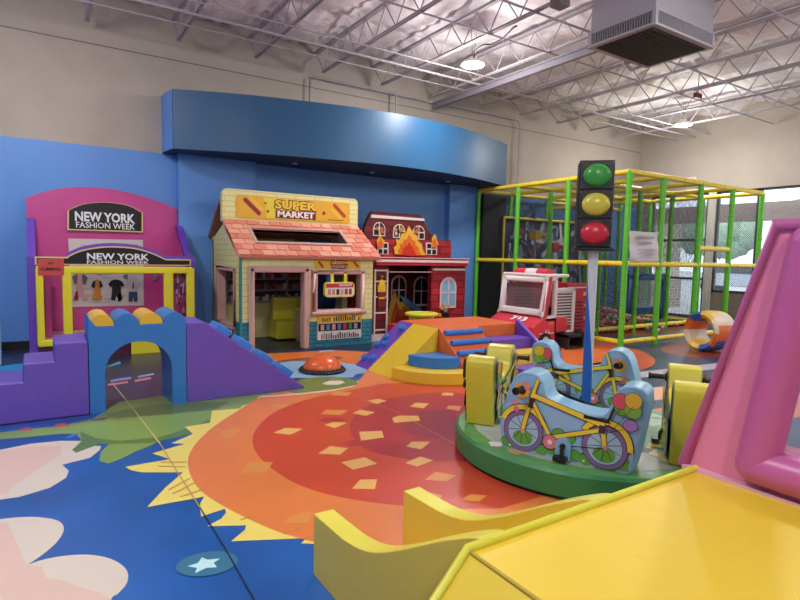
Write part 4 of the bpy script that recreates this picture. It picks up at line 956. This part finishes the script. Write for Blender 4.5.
for ys in (TY0, TY1-.08):
    b = MB(); F = [(7.00, .50), (7.55, .50), (7.55, 1.19), (7.12, 1.19)]
    b.box((7.0, ys, .44), (7.27, ys+.08, .54), WT); b.box((7.22, ys, .22), (7.29, ys+.08, 1.19), WT); b.ext([(7.0, ys, .54), (7.06, ys, .54), (7.16, ys, 1.16), (7.10, ys, 1.16)], (0, .08, 0), WT); b.box((7.1, ys, 1.12), (7.29, ys+.08, 1.2), WT); b.build('side_window_frame', ft, .02)
    b = MB(); b.box((7.27, ys, .22), (7.74, ys+.09, .28), WT); b.box((7.67, ys, .22), (7.74, ys+.09, 1.0), WT); b.box((7.27, ys, .94), (7.74, ys+.09, 1.0), WT); b.build('doorway_frame', ft, .02)
b = MB(); b.box((7.05, 7.28, .55), (8.08, 7.3, 1.05), ink('#8A2A34')) 
for k in range(9): b.box((7.28, 7.26, .40+k*.062), (7.68, 7.28, .43+k*.062), ink('#16161A'))
b.build('inner_panel', ft)
b = MB()
for k in range(12): b.box((7.30, TY0+.012, .34+k*.05), (7.66, TY0+.019, .365+k*.05), ink('#17171B')); b.box((7.30, TY0+.012, .365+k*.05), (7.66, TY0+.019, .39+k*.05), ink('#C9C2C6'))
b.box((7.30, TY0+.010, .30), (7.66, TY0+.018, .34), SD); b.box((7.33, TY0+.007, .33), (7.6, TY0+.010, .42), ink('#B81C20')); b.box((7.45, TY0+.004, .37), (7.56, TY0+.007, .41), ink('#E0902A'))
for k in range(9): b.box((7.76, TY0+.015, .26+k*.06), (7.96, TY0+.019, .285+k*.06), ink('#1A1A1E')); b.box((7.96+.03, TY0+.015, .30+k*.075), (8.12, TY0+.019, .34+k*.075), ink(['#8A2A24', '#2A1A1A', '#C8A03A'][k % 3]))
b.box((7.56, TY0+.014, 1.0), (8.15, TY0+.019, 1.02), SW); b.box((7.96, TY0+.013, .86), (8.03, TY0+.017, .93), ink('#D8B03A')); b.build('side_print', ft)
b = MB(); b.box((6.86, TY0-.004, .245), (7.22, TY0, .262), WT); b.box((7.28, TY0-.002, .13), (8.14, TY0+.02, .17), WT); b.box((7.1, TY0-.004, .40), (7.2, TY0, .43), ink('#D88A2A')); b.build('side_stripe', ft)
text('lettering', '61', (7.0, TY0-.005, .24), (1, 0, 0), (0, 0, 1), .10, .075, WHT, ft, .03)
# 713 on the sloping bonnet
u = Vector((0, -1, 0)); v = Vector((.26, 0, .16)).normalized(); 
text('lettering', '713', Vector((6.80, 6.93, .425)), (0, -1, 0), (.874, 0, .486), .36, .13, WHT, ft, .05, .012)
b = MB()
yy_ = [6.46, 6.70, 6.96, 7.22]
for k in range(3):
    b.cyl((7.24, yy_[k], 1.24), (7.24, yy_[k+1], 1.24), .085, RD if k != 1 else WT, 20)
b.build('light_bar', ft)
for ys in (TY0-.03, TY1-.03):
    for x in (7.0, 7.86):
        b = MB(); b.cyl((x, ys, .13), (x, ys+.06, .13), .135, mat('#1E1C1F', .6), 24); w_ = b.build('wheel', ft)
        b = MB(); b.cyl((x, ys-.004, .13), (x, ys, .13), .075, ink('#C8C4C6'), 20); b.cyl((x, ys-.007, .13), (x, ys-.004, .13), .035, ink('#3A383C'), 12); b.build('hub', w_)
b = MB(); b.box((7.25, 6.02, .02), (7.29, 6.3, .24), mat('#17171A', .5)); b.box((7.62, 6.02, .02), (7.66, 6.3, .24), mat('#17171A', .5)); b.box((7.25, 6.02, .20), (7.66, 6.3, .24), mat('#17171A', .5)); b.box((7.25, 6.04, .0), (7.66, 6.06, .04), mat('#17171A', .5)); b.build('step_frame', ft)
b = MB(); b.box((6.66, TY0+.1, .10), (6.72, TY1-.1, .24), WT); b.build('bumper', ft, .02)

# ================================================================== STEPS, ARCH AND RAMP
BLV = vin('#2F78C4'); PV = vin('#6A50B6'); YV = vin('#E2BE34'); ORV = vin('#DC6A34')
AY0, AY1 = 5.62, 6.20
b = MB(); st = [(-.66, 0), (-.66, .19), (-.40, .19), (-.40, .35), (-.16, .35), (-.16, .51), (.07, .51), (.07, .67), (.33, .67), (.33, 0)]
b.prism(st, 'y', AY0, AY1, PV); t = b.build('foam_steps', bevel=.012)
tag(t, 'purple padded steps leading up to the blue arch', 'steps')
t = thing('foam_arch', 'blue padded arch bridge with yellow and blue rolls on top', 'arch', (.75, AY0, 0))
ax0, ax1, az = .335, 1.168, .80
arcp = [(x, z) for x, z in arc(.748, .36, .29, .285, 0, 180, 16)]
out = [(ax0, 0), (ax0, az), (ax1, az), (ax1, 0)]
b = MB()
# front and back faces as quads between the arch curve and the outline, plus sides
n_a = len(arcp)
fr_ = []
inner = [(1.038, 0)]+arcp+[(.458, 0)]
outer = [(ax1, 0)]+[(ax1 if i < n_a/2-4 else (ax0 if i > n_a/2+3 else ax1+(ax0-ax1)*(i-(n_a/2-4))/(7.0)), (az*min(1, (i+1)/(n_a/2-4)) if i < n_a/2-4 else (az if i <= n_a/2+3 else az*max(0, (n_a-i)/(n_a/2-4))))) for i in range(n_a)]+[(ax0, 0)]
for Y, fl in ((AY0, 0), (AY1, 1)):
    for i in range(len(inner)-1):
        qd = [(inner[i][0], Y, inner[i][1]), (inner[i+1][0], Y, inner[i+1][1]), (outer[i+1][0], Y, outer[i+1][1]), (outer[i][0], Y, outer[i][1])]
        b.face(qd if fl == 0 else qd[::-1], BLV)
for i in range(len(inner)-1): b.face([(inner[i][0], AY0, inner[i][1]), (inner[i][0], AY1, inner[i][1]), (inner[i+1][0], AY1, inner[i+1][1]), (inner[i+1][0], AY0, inner[i+1][1])], BLV)
for i in range(len(outer)-1): b.face([(outer[i][0], AY0, outer[i][1]), (outer[i+1][0], AY0, outer[i+1][1]), (outer[i+1][0], AY1, outer[i+1][1]), (outer[i][0], AY1, outer[i][1])], BLV)
b.build('body', t)
for k in range(4):
    x0 = ax0+.005+k*.208; c = x0+.102
    b = MB(); m = vin('#E0B43A') if k % 2 == 0 else BLV; b.prism([(c+.102, az)]+arc(c, az, .102, .105, 0, 180, 14)[1:-1]+[(c-.102, az)], 'y', AY0+.01, AY1-.01, m, m, True)
    o = b.build('half_roll', t); 
    if k % 2 == 0: o['label'] = 'yellow half roll'
t = thing('foam_ramp', 'long purple padded ramp sloping down right from the blue arch with blue grips', 'ramp', (1.7, AY0, 0))
b = MB(); b.prism([(1.172, 0), (1.172, .79), (1.36, .79), (2.42, .02), (2.42, 0)], 'y', AY0, AY1, PV); b.build('body', t, .012)
for k in range(4):
    f = .17+k*.215; x = 1.36+1.06*f; z = .79-.77*f; ux, uz = 1.06/1.31, -.77/1.31
    b = MB(); w_ = .085; P = [(x-ux*w_, z-uz*w_), (x+ux*w_, z+uz*w_), (x+ux*w_+.6*.075, z+uz*w_+.8*.075), (x-ux*w_+.6*.075, z-uz*w_+.8*.075)]
    b.prism(P, 'y', 5.72, 6.0, vin('#3C86D6')); b.build('grip', t, .012)

# dome
t = thing('orange_dome', 'orange padded dome with a black rim standing on the printed floor', 'dome', (2.99, 6.38, 0))
b = MB(); b.ball((2.99, 6.38, .03), .245, mat('#E0622E', .25), 32, 10, (1, 1, .72), .5); b.build('dome', t)
b = MB(); 
for i in range(40):
    a = 2*PI*i/40; b.cyl((2.99+.285*math.cos(a), 6.38+.285*math.sin(a), .002), (2.99+.245*math.cos(a+.04), 6.38+.245*math.sin(a+.04), .04), .028, mat('#17171A', .6), 6)
b.cyl((2.99, 6.38, .001), (2.99, 6.38, .03), .27, mat('#17171A', .6), 32); b.build('rim', t)

# ================================================================== CLIMBER
PT = .58
t = thing('climbing_wedge', 'narrow purple padded climbing wedge with blue bolt-on grips beside the yellow slide wedge', 'wedge', (3.9, 6.33, 0))
b = MB(); b.prism([(3.53, 0), (4.24, PT), (4.24, 0)], 'y', 6.165, 6.50, vin('#6A48B4')); b.build('body', t, .01)
for k, (f, y) in enumerate(((.17, 6.43), (.20, 6.26), (.45, 6.43), (.50, 6.29), (.62, 6.40), (.85, 6.26))):
    x = 3.53+.71*f; z = PT*f; nx_, nz_ = -PT/.917, .71/.917
    b = MB(); b.cyl((x, y, z), (x+nx_*.05, y, z+nz_*.05), .05, vin('#2F74C8'), 12, .042); b.build('grip', t, .008)
b = MB(); b.prism([(3.53, 0), (4.24, PT), (4.24, 0)], 'y', 5.59, 6.16, YV); tag(b.build('slide_wedge', bevel=.01), 'yellow padded wedge slide on the left of the climber', 'wedge')
b = MB(); b.box((4.245, 5.59, 0), (5.66, 6.50, PT), ORV); tag(b.build('foam_platform', bevel=.01), 'orange padded platform block at the top of the climber', 'platform')
t = thing('ladder_ramp', 'steep orange ramp with round blue rungs in front of the climber platform', 'ramp', (4.55, 5.2, 0))
b = MB(); b.prism([(5.585, 0), (5.585, PT), (4.86, 0)], 'x', 4.245, 4.90, ORV); b.build('body', t, .01)
for k in range(5):
    f = .12+k*.19; y = 5.585-.725*f; z = PT*(1-f)
    b = MB(); nyy, nzz = -PT/.93, .725/.93
    b.tube([(4.27, y+nyy*.02, z+nzz*.02), (4.88, y+nyy*.02, z+nzz*.02)], .038, vin('#2F74C8'), 12); b.build('rung', t)
def quarter(r, z0, z1, cx_, cy_, m, name, lab):
    P = [(cx_, cy_)]+[(cx_+r*math.cos(a), cy_+r*math.sin(a)) for a in [PI+PI/2*i/20 for i in range(21)]]
    b = MB(); b.prism(P, 'z', z0, z1, m); return tag(b.build(name, bevel=.01), lab, 'step')
quarter(.70, 0, .145, 4.24, 5.585, YV, 'curved_step', 'wide yellow quarter-round padded step at the foot of the climber')
quarter(.46, .146, .28, 4.24, 5.585, BLV, 'curved_step', 'blue quarter-round padded step on top of the yellow quarter-round step')
for k, (y0, y1, z, m, nm) in enumerate(((5.28, 5.585, .42, vin('#6A48B4'), 'highest purple padded step right of the blue-runged ramp, against the orange platform'), (4.98, 5.275, .28, YV, 'middle yellow padded step between the two purple steps beside the ramp'), (4.68, 4.975, .14, vin('#6A48B4'), 'lowest purple padded step, nearest the carousel, beside the ramp'))):
    b = MB(); b.box((4.905, y0, 0), (5.60, y1, z), m); tag(b.build('foam_step', bevel=.01), nm, 'step', 'steps of the climber')
b = MB(); b.prism([(5.585, 0), (5.585, .64), (4.66, .04), (4.66, 0)], 'x', 5.605, 5.67, vin('#6A48B4')); tag(b.build('side_rail', bevel=.01), 'thin purple sloping side board at the right end of the climber steps', 'board')

# ================================================================== CAROUSEL
CC = Vector((3.52, 2.72, 0)); DZ = .19
DD = Vector((.3866, -.9223, 0)); NN = Vector((.9223, .3866, 0))
ca = thing('bike_carousel', 'round green padded carousel with four bicycle-shaped ride seats', 'carousel', tuple(CC))
GB = vin('#2E8048')
b = MB(); n_ = 72
b.cyl((CC.x, CC.y, 0), (CC.x, CC.y, .03), .97, ink('#111113'), n_)
ring = [(1.0, .03), (1.0, DZ-.02), (.98, DZ)]
for k in range(2):
    vs = [(CC.x+r*math.cos(2*PI*i/n_), CC.y+r*math.sin(2*PI*i/n_), z) for r, z in ring[k:k+2] for i in range(n_)]
    b.add(vs, [(i, (i+1) % n_, (i+1) % n_+n_, i+n_) for i in range(n_)], GB, True)
b.add([(CC.x+.98*math.cos(2*PI*i/n_), CC.y+.98*math.sin(2*PI*i/n_), DZ) for i in range(n_)], [tuple(range(n_))], mat('#5E9A58', .4, var=.12, vscale=9))
def top(pts, c, k): b.face([(CC.x+x, CC.y+y, DZ+.0006*k) for x, y in pts], mat(c, .4))
q = random.Random(17)
P = [(.86*math.cos(a), .86*math.sin(a)) for a in [2*PI*i/60 for i in range(60)]]
top(P, '#A9AFA6', 1); top([(x*.66, y*.66) for x, y in P], '#4F8A52', 2)
for k in range(60):
    a = q.uniform(0, 6.28); r = q.uniform(.5, .95); x, y = r*math.cos(a), r*math.sin(a); s = q.uniform(.02, .07)
    top([(x+s*math.cos(t)*q.uniform(.6, 1.3), y+s*math.sin(t)*q.uniform(.6, 1.2)) for t in [2*PI*i/9 for i in range(9)]], q.choice(['#D8D8D0', '#D8CC60', '#C09A6A', '#5E9A58', '#8FB0A0', '#E6E6E2', '#3E7A46', '#2A2E28']), 3+k*.05)
b.build('base_disc', ca)
OUTL = [(-.42, .19), (-.44, .35), (-.41, .52), (-.37, .65), (-.34, .71), (-.29, .745), (-.23, .752), (-.175, .735), (-.145, .69), (-.13, .63), (-.09, .585), (-.02, .56), (.08, .54), (.2, .53), (.27, .54), (.31, .585), (.325, .65), (.34, .71), (.375, .745), (.43, .755), (.485, .745), (.515, .71), (.52, .64), (.50, .5), (.475, .33), (.445, .19)]
OUTL = [(s+(.015 if s < -.1 else 0), .191+(z-.19)*.975) for s, z in OUTL]
def bike(center, sa, wa, body, pbody, busy, lab, th=.11):
    def P(s, z, w_): return CC+center+sa*s+wa*w_+Vector((0, 0, z))
    flip = sa.cross(Vector((0, 0, 1))).dot(wa) < 0
    b = MB(); P0 = [P(s, z, -th) for s, z in OUTL]; b.ext(P0, wa*2*th, body, body, True); o = b.build('bicycle_seat', ca, .013, 2); o['label'] = lab
    for side in (1, -1):
        b = MB(); lay_ = [0]
        def face(pts, m):
            lay_[0] += 1; off = th+.0012+.00012*lay_[0]; V = [P(s, z, off*side) for s, z in pts]
            nrm = (V[1]-V[0]).cross(V[2]-V[1]); b.face(V, m)
        def disk(s, z, r, c, ry=None, n=18):
            z = max(.19+(ry or r), z-.014); face([(s+r*math.cos(2*PI*i/n), z+(ry or r)*math.sin(2*PI*i/n)) for i in range(n)], ink(c))
        def line(p, q_, w_, c):
            dx, dz = q_[0]-p[0], q_[1]-p[1]; l = math.hypot(dx, dz); nx_, nz_ = -dz/l*w_/2, dx/l*w_/2
            face([(p[0]+nx_, p[1]+nz_), (q_[0]+nx_, q_[1]+nz_), (q_[0]-nx_, q_[1]-nz_), (p[0]-nx_, p[1]-nz_)], ink(c))
        ins = [(.02+(s-.02)*.955, .215+(z-.215)*.955) for s, z in OUTL]
        face(ins, pbody)
        G1, G2 = '#1E3A1E', '#5EA040'
        bush = [(-.34, .24), (-.27, .235), (-.2, .26), (-.12, .24), (-.05, .30), (.02, .27), (.1, .25), (.17, .24), (.25, .25), (.33, .24), (.385, .28), (-.36, .25), (.06, .36), (-.01, .37), (.40, .36), (.36, .32)]
        qq = random.Random(31)
        if busy:
            for k in range(110):
                s = qq.uniform(-.35, .42); z = qq.uniform(.25, .66)
                if -.19 < s < .38 and z > .47: continue
                if s < -.29 and z > .6: continue
                disk(s, z, qq.uniform(.015, .05), qq.choice(['#D8C84A', '#5EA040', '#D86A8A', '#E8E4DA', '#7A4A2A', '#7C4FA0', '#C8402E', '#4E8A44', '#E08A3A', '#B8D0DA', '#2A2A22']), qq.uniform(.02, .06), 9)
        for s, z in bush: disk(s, z, .048, G1, .04, 12)
        for s, z in bush: disk(s, z, .044, G2, .036, 12)
        face([(-.40, .21), (.43, .21), (.43, .25), (-.40, .25)], ink(G2))
        for k in range(8): disk(qq.uniform(-.35, .42), qq.uniform(.22, .3), .008, '#E8E6D0', n=8)
        K = '#1C1820'
        for cx_ in (-.25, .285):
            for rr_, c in ((.142, K), (.138, '#7E6698'), (.110, K), (.107, '#9CC0D8' if not busy else '#C8D8D0')): disk(cx_, .345, rr_, c, n=26)
            disk(cx_, .30, .07, G2, .05); 
            for a in range(0, 180, 36):
                a = math.radians(a+10); line((cx_-.104*math.cos(a), .345-.104*math.sin(a)), (cx_+.104*math.cos(a), .345+.104*math.sin(a)), .004, K)
            disk(cx_, .345, .016, '#C8A0B0')
            a0, a1 = (20, 160) if cx_ < 0 else (-5, 150)
            for wr, c in ((.022, K), (.017, '#E6CC3E')):
                A_ = [(cx_+(.152+wr)*math.cos(math.radians(a)), .345+(.152+wr)*math.sin(math.radians(a))) for a in range(a0, a1+1, 14)]; B_ = [(cx_+(.152-wr)*math.cos(math.radians(a)), .345+(.152-wr)*math.sin(math.radians(a))) for a in range(a0, a1+1, 14)]
                for i in range(len(A_)-1): face([A_[i], A_[i+1], B_[i+1], B_[i]], ink(c))
        T = [((-.25, .345), (-.20, .56), .026), ((-.20, .56), (-.155, .70), .022), ((-.19, .59), (.26, .475), .032), ((-.19, .55), (-.06, .33), .024), ((-.05, .33), (.26, .44), .026), ((.265, .49), (.285, .345), .028)]
        for p, q_, w_ in T: line(p, q_, w_+.008, K)
        for p, q_, w_ in T: line(p, q_, w_, '#E6CC3E')
        line((-.06, .28), (.285, .325), .006, K); line((-.205, .50), (-.19, .57), .036, '#2A2430'); line((.265, .42), (.27, .47), .04, '#2A2A50')
        line((.15, .507), (.31, .50), .022, K); line((.30, .50), (.335, .60), .016, K)
        disk(-.06, .31, .052, K); disk(-.06, .31, .047, '#D8788A'); disk(-.06, .31, .016, '#E8E0D8')
        for k in range(9): a = k*.7; disk(-.265+.035*math.cos(a), .625+.035*math.sin(a), .022, '#E6A62E', n=8)
        disk(-.265, .625, .03, '#3A2A10'); disk(-.235, .66, .03, '#D88A8A', n=8); disk(-.31, .54, .02, '#E08AA0', n=6); disk(-.30, .49, .022, '#D86A8A', n=5)
        for (s, z, c) in ((.38, .62, '#5EA040'), (.37, .655, '#D8546A'), (.44, .61, '#7CB048'), (.44, .67, '#E0B83A')): disk(s, z, .052, K); disk(s, z, .049, c)
        disk(.43, .515, .045, K, .038); disk(.43, .515, .042, '#A07AC0', .035)
        line((.37, .60), (.29, .45), .003, K); line((.44, .62), (.32, .44), .003, K); line((.40, .475), (.30, .43), .003, K)
        b.build('bicycle_print', o)
        # pedal tab and pedal, handle grip
        b = MB(); tabp = [(-.02, .195), (-.02, .31), (0, .34), (.03, .35), (.06, .34), (.08, .31), (.08, .195)]
        V = [P(s, z, side*(th+.004)) for s, z in tabp]; b.ext(V, wa*side*.02, body, body); b.build('pedal_tab', o)
        b = MB(); b.cyl(P(.03, .29, side*(th+.02)), P(.03, .29, side*(th+.04)), .018, mat('#17171A', .4), 12); b.bar(P(.03, .29, side*(th+.04)), P(.03, .225, side*(th+.045)), .02, mat('#17171A', .4)); b.bar(P(-.012, .22, side*(th+.07)), P(.072, .22, side*(th+.07)), .05, mat('#17171A', .4), .03); b.build('pedal', o)
        b = MB(); b.cyl(P(-.265, .625, side*(th)), P(-.265, .625, side*(th+.13)), .019, mat('#141416', .5), 12); b.cyl(P(-.265, .625, side*(th)), P(-.265, .625, side*(th+.015)), .03, mat('#141416', .5), 14); b.cyl(P(-.265, .625, side*(th+.115)), P(-.265, .625, side*(th+.13)), .026, mat('#141416', .5), 12); b.build('handle_grip', o)
LB, LBP = vin('#7FAFCC'), ink('#8DB8DC'); YB_, YP = vin('#CDC238'), ink('#B8CDB0')
bike(-NN*.68+DD*.055, DD, -NN, LB, LBP, 0, 'light blue seat nearest the camera, bicycle printed on its side')
bike(NN*.68-DD*.15, -DD, NN, LB, LBP, 0, 'light blue seat on the far side, behind the striped pole')
def rot(v, a): a = math.radians(a); return Vector((v.x*math.cos(a)-v.y*math.sin(a), v.x*math.sin(a)+v.y*math.cos(a), 0))
bike(-DD*.766-NN*.015, -rot(NN, 11), -rot(DD, 11), YB_, YP, 1, 'yellow seat at the left of the disc')
bike(DD*.685+NN*.01, -rot(NN, 11), rot(DD, 11), YB_, YP, 1, 'yellow seat at the right of the disc beside the pink frame')

# traffic light on its pole
tl = thing('traffic_light', 'black toy traffic light on a pole wrapped in blue and white', 'traffic light', (CC.x, CC.y, DZ))
b = MB(); n_ = 16; zs = [DZ+.003+i*.0345 for i in range(41)]; r = .037
SP, SP0 = 2.9, 3.6; mb_, mw_ = vin('#1F5FB8'), vin('#C9CDD4')
for i in range(len(zs)-1):
    for j in range(n_):
        a0 = 2*PI*j/n_+SP0-zs[i]*SP; a1 = 2*PI*(j+1)/n_+SP0-zs[i]*SP; a2 = a1-(zs[i+1]-zs[i])*SP; a3 = a0-(zs[i+1]-zs[i])*SP
        b.add([(CC.x+r*math.cos(a0), CC.y+r*math.sin(a0), zs[i]), (CC.x+r*math.cos(a1), CC.y+r*math.sin(a1), zs[i]), (CC.x+r*math.cos(a2), CC.y+r*math.sin(a2), zs[i+1]), (CC.x+r*math.cos(a3), CC.y+r*math.sin(a3), zs[i+1])], [(0, 1, 2, 3)], mb_ if j < n_/2 else mw_, True)
b.build('pole', tl)
vdir = Vector((-CC.x, -CC.y, 0)).normalized(); ang = math.radians(7); vdir = Vector((vdir.x*math.cos(ang)-vdir.y*math.sin(ang), vdir.x*math.sin(ang)+vdir.y*math.cos(ang), 0))
ur = Vector((-vdir.y, vdir.x, 0))   # to the viewer's right when facing the lamp
TC_ = CC+Vector((0, 0, 1.91))-ur*.008
def TP(x, z, d): return TC_+ur*x+Vector((0, 0, z))+vdir*d
KB = mat('#17171A', .35)
def tbox(b, x0, x1, z0, z1, d0, d1, m):
    vs = [TP(x, z, d) for d in (d0, d1) for x, z in ((x0, z0), (x1, z0), (x1, z1), (x0, z1))]; b.add(vs, [(0, 3, 2, 1), (4, 5, 6, 7), (0, 1, 5, 4), (1, 2, 6, 5), (2, 3, 7, 6), (3, 0, 4, 7)], m)
b = MB(); tbox(b, -.125, .125, -.325, .325, -.12, .06, KB); b.build('housing', tl, .008)
b = MB(); tbox(b, -.145, .14, -.345, -.322, -.13, .10, KB); b.build('base_plate', tl, .004)
for k, c in enumerate(('#3F9C46', '#D2C64A', '#C8283A')):
    z = .215-k*.215
    b = MB(); tbox(b, -.122, .122, z-.103, z+.103, .06, .072, KB); b.build('lens_panel', tl, .006)
    b = MB(); vs = [TP(.102*math.cos(2*PI*i/32)*s, z+.085*math.sin(2*PI*i/32)*s, .072+d) for s, d in ((1, 0), (.97, .012), (.75, .03), (.4, .04)) for i in range(32)]
    vs.append(TP(0, z, .072+.043)); fs = [(r_*32+i, r_*32+(i+1) % 32, (r_+1)*32+(i+1) % 32, (r_+1)*32+i) for r_ in range(3) for i in range(32)]+[(96+i, 96+(i+1) % 32, 128) for i in range(32)]
    b.add(vs, fs, mat(c, .25), True); o = b.build('lens', tl); o['label'] = ['green lens', 'yellow lens', 'red lens'][k]
    b = MB(); b.tube([TP(.106*math.cos(2*PI*i/32), z+.089*math.sin(2*PI*i/32), .074) for i in range(32)], .005, mat('#3A3A3E', .4), 6, True)
    for sx in (-1, 1):
        for sz_ in (-1, 1): b.cyl(TP(.112*sx, z+.09*sz_, .072), TP(.112*sx, z+.09*sz_, .076), .004, mat('#8A8A8E', .3), 8)
    b.build('lens_rim', tl)

# ================================================================== STRIPED RING
t = tag(MB().build('x'), 'x', 'x') if 0 else None
rc = Vector((9.42, 4.86, .345)); ax_ = Vector((-.985, .17, 0)); ay_ = Vector((.17, .985, 0)); azv = Vector((0, 0, 1))
b = MB(); cols_ = [vin(c) for c in ('#D96A2A', '#2F62B8', '#E0B43A', '#D8C4AE')]
sec = [(.225, -.21), (.29, -.26), (.33, -.21), (.345, 0), (.33, .21), (.29, .26), (.225, .21), (.205, 0)]
NS = 48
for i in range(NS):
    for k in range(len(sec)):
        (r0, w0), (r1, w1) = sec[k], sec[(k+1) % len(sec)]
        P = []
        for rr_, ww, ii in ((r0, w0, i), (r0, w0, i+1), (r1, w1, i+1), (r1, w1, i)):
            a = 2*PI*ii/NS; P.append(rc+ay_*rr_*math.cos(a)+azv*rr_*math.sin(a)+ax_*ww)
        m = cols_[int(i/6+(.5 if k in (2, 3) else 0)) % 4]
        b.add(P, [(0, 1, 2, 3)], m, True)
tag(b.build('foam_ring', bevel=0), 'padded ring in orange, blue, yellow and cream patches standing on the floor', 'ring')
b = MB(); P = [rc+ay_*.2*math.cos(2*PI*i/24)+azv*.2*math.sin(2*PI*i/24) for i in range(24)]

# ================================================================== YELLOW SLIDE AND PINK-FRAMED PLAY CAR
YS = vin('#E6C635', .46); YTOP = vin('#E6DC55', .34); YSD = vin('#E6C43E', .36)
sl = thing('yellow_slide', 'low yellow padded slide with two curved side walls facing the printed sun', 'slide', (1.33, 1.9, 0))
topc = spline([(2.275, .295), (2.10, .302), (1.93, .315), (1.75, .362), (1.55, .466), (1.32, .605), (1.17, .685), (1.115, .70)], 5, False)
# the wall ends in a raised lip at its foot
topc = spline([(2.275, .305), (2.19, .255), (2.10, .235), (1.95, .27)], 1, False)[:0]+topc
for x0, x1 in ((1.03, 1.13), (1.53, 1.63)):
    prof = [(2.275, 0)]+topc+[(1.115, 0)]
    b = MB(); b.prism(prof, 'x', x0, x1, YSD, YTOP); b.build('side_wall', sl, .012)
bedc = spline([(2.2, .02), (2.0, .03), (1.8, .08), (1.6, .2), (1.35, .42), (1.115, .60)], 4, False)
b = MB(); b.prism([(2.2, 0)]+bedc+[(1.115, 0)], 'x', 1.135, 1.525, vin('#E0B830', .3)); b.build('slide_bed', sl)
pc = thing('play_car', 'close-up yellow padded play car bonnet with a pink windscreen frame standing on it', 'play car', (1.5, .4, 0))
b = MB(); dy1 = 1.105
b.box((.956, -.95, 0), (2.60, dy1, .70), YS)
b.build('bonnet', pc, .008)
b = MB(); b.prism([(.956, .0), (.956, .70), (.60, .34), (.58, 0)], 'y', -.95, dy1, YS); b.build('sloping_side', pc, .006)
b = MB(); b.tube([(2.62, dy1-.005, .705), (.956, dy1-.005, .705), (.60, dy1-.005, .345)], .014, vin('#DCD640'), 8); b.tube([(.956, dy1-.02, .7), (.956, -.95, .7)], .006, vin('#B89A28'), 6); b.build('piping', pc)
b = MB(); p = onz(506, 603, .62); b.ball((p.x, p.y, .60), .035, vin('#DCD640'), 14, 8, (1, 1, .8)); b.build('knob', pc)
PKF = vin('#E484A8', .34); PKR = vin('#BE5E9A', .36); PKD = vin('#B84A8C', .34)
FX = 2.10
ol = [(1.150, .705), (.915, 1.575), (.89, 1.615), (.85, 1.632), (-.25, 1.632), (-.30, 1.60), (-.62, .705)]
hole = [(.872, .84), (.757, 1.53), (-.19, 1.53), (-.40, .84)]
b = MB()
O4 = [(1.150, .705), (.885, 1.632), (-.28, 1.632), (-.62, .705)]
def q4(a, c, d, e, x0, x1, m):
    b.ext([(x0, *a), (x0, *c), (x0, *d), (x0, *e)], (x1-x0, 0, 0), m)
for i in range(4): q4(O4[i], O4[(i+1) % 4], hole[(i+1) % 4], hole[i], FX, FX+.16, PKF)
b.build('windscreen_frame', pc)
b = MB(); b.tube([(FX-.0, O4[i][0], O4[i][1]) for i in range(4)], .022, PKR, 10); b.build('edge_piping', pc)
b = MB(); rl = [(.888, .79), (.775, 1.565), (-.21, 1.565), (-.43, .79)]
for i in range(4):
    a = rl[i]; c = rl[(i+1) % 4]; b.tube([(FX-.005, a[0], a[1]), (FX-.005, c[0], c[1])], .066, PKR, 16)
for a in rl: b.ball((FX-.005, a[0], a[1]), .066, PKR, 16, 8)
b.build('frame_roll', pc)
b = MB(); b.face([(FX+.08, *p) for p in hole], mat('#7F93B0', .06, alpha=.35)); b.build('windscreen_pane', pc)
b = MB(); b.box((FX-.03, -.6, .70), (FX+.0, 1.14, .712), mat('#D9A8B8', .5)); b.build('seam_strip', pc)
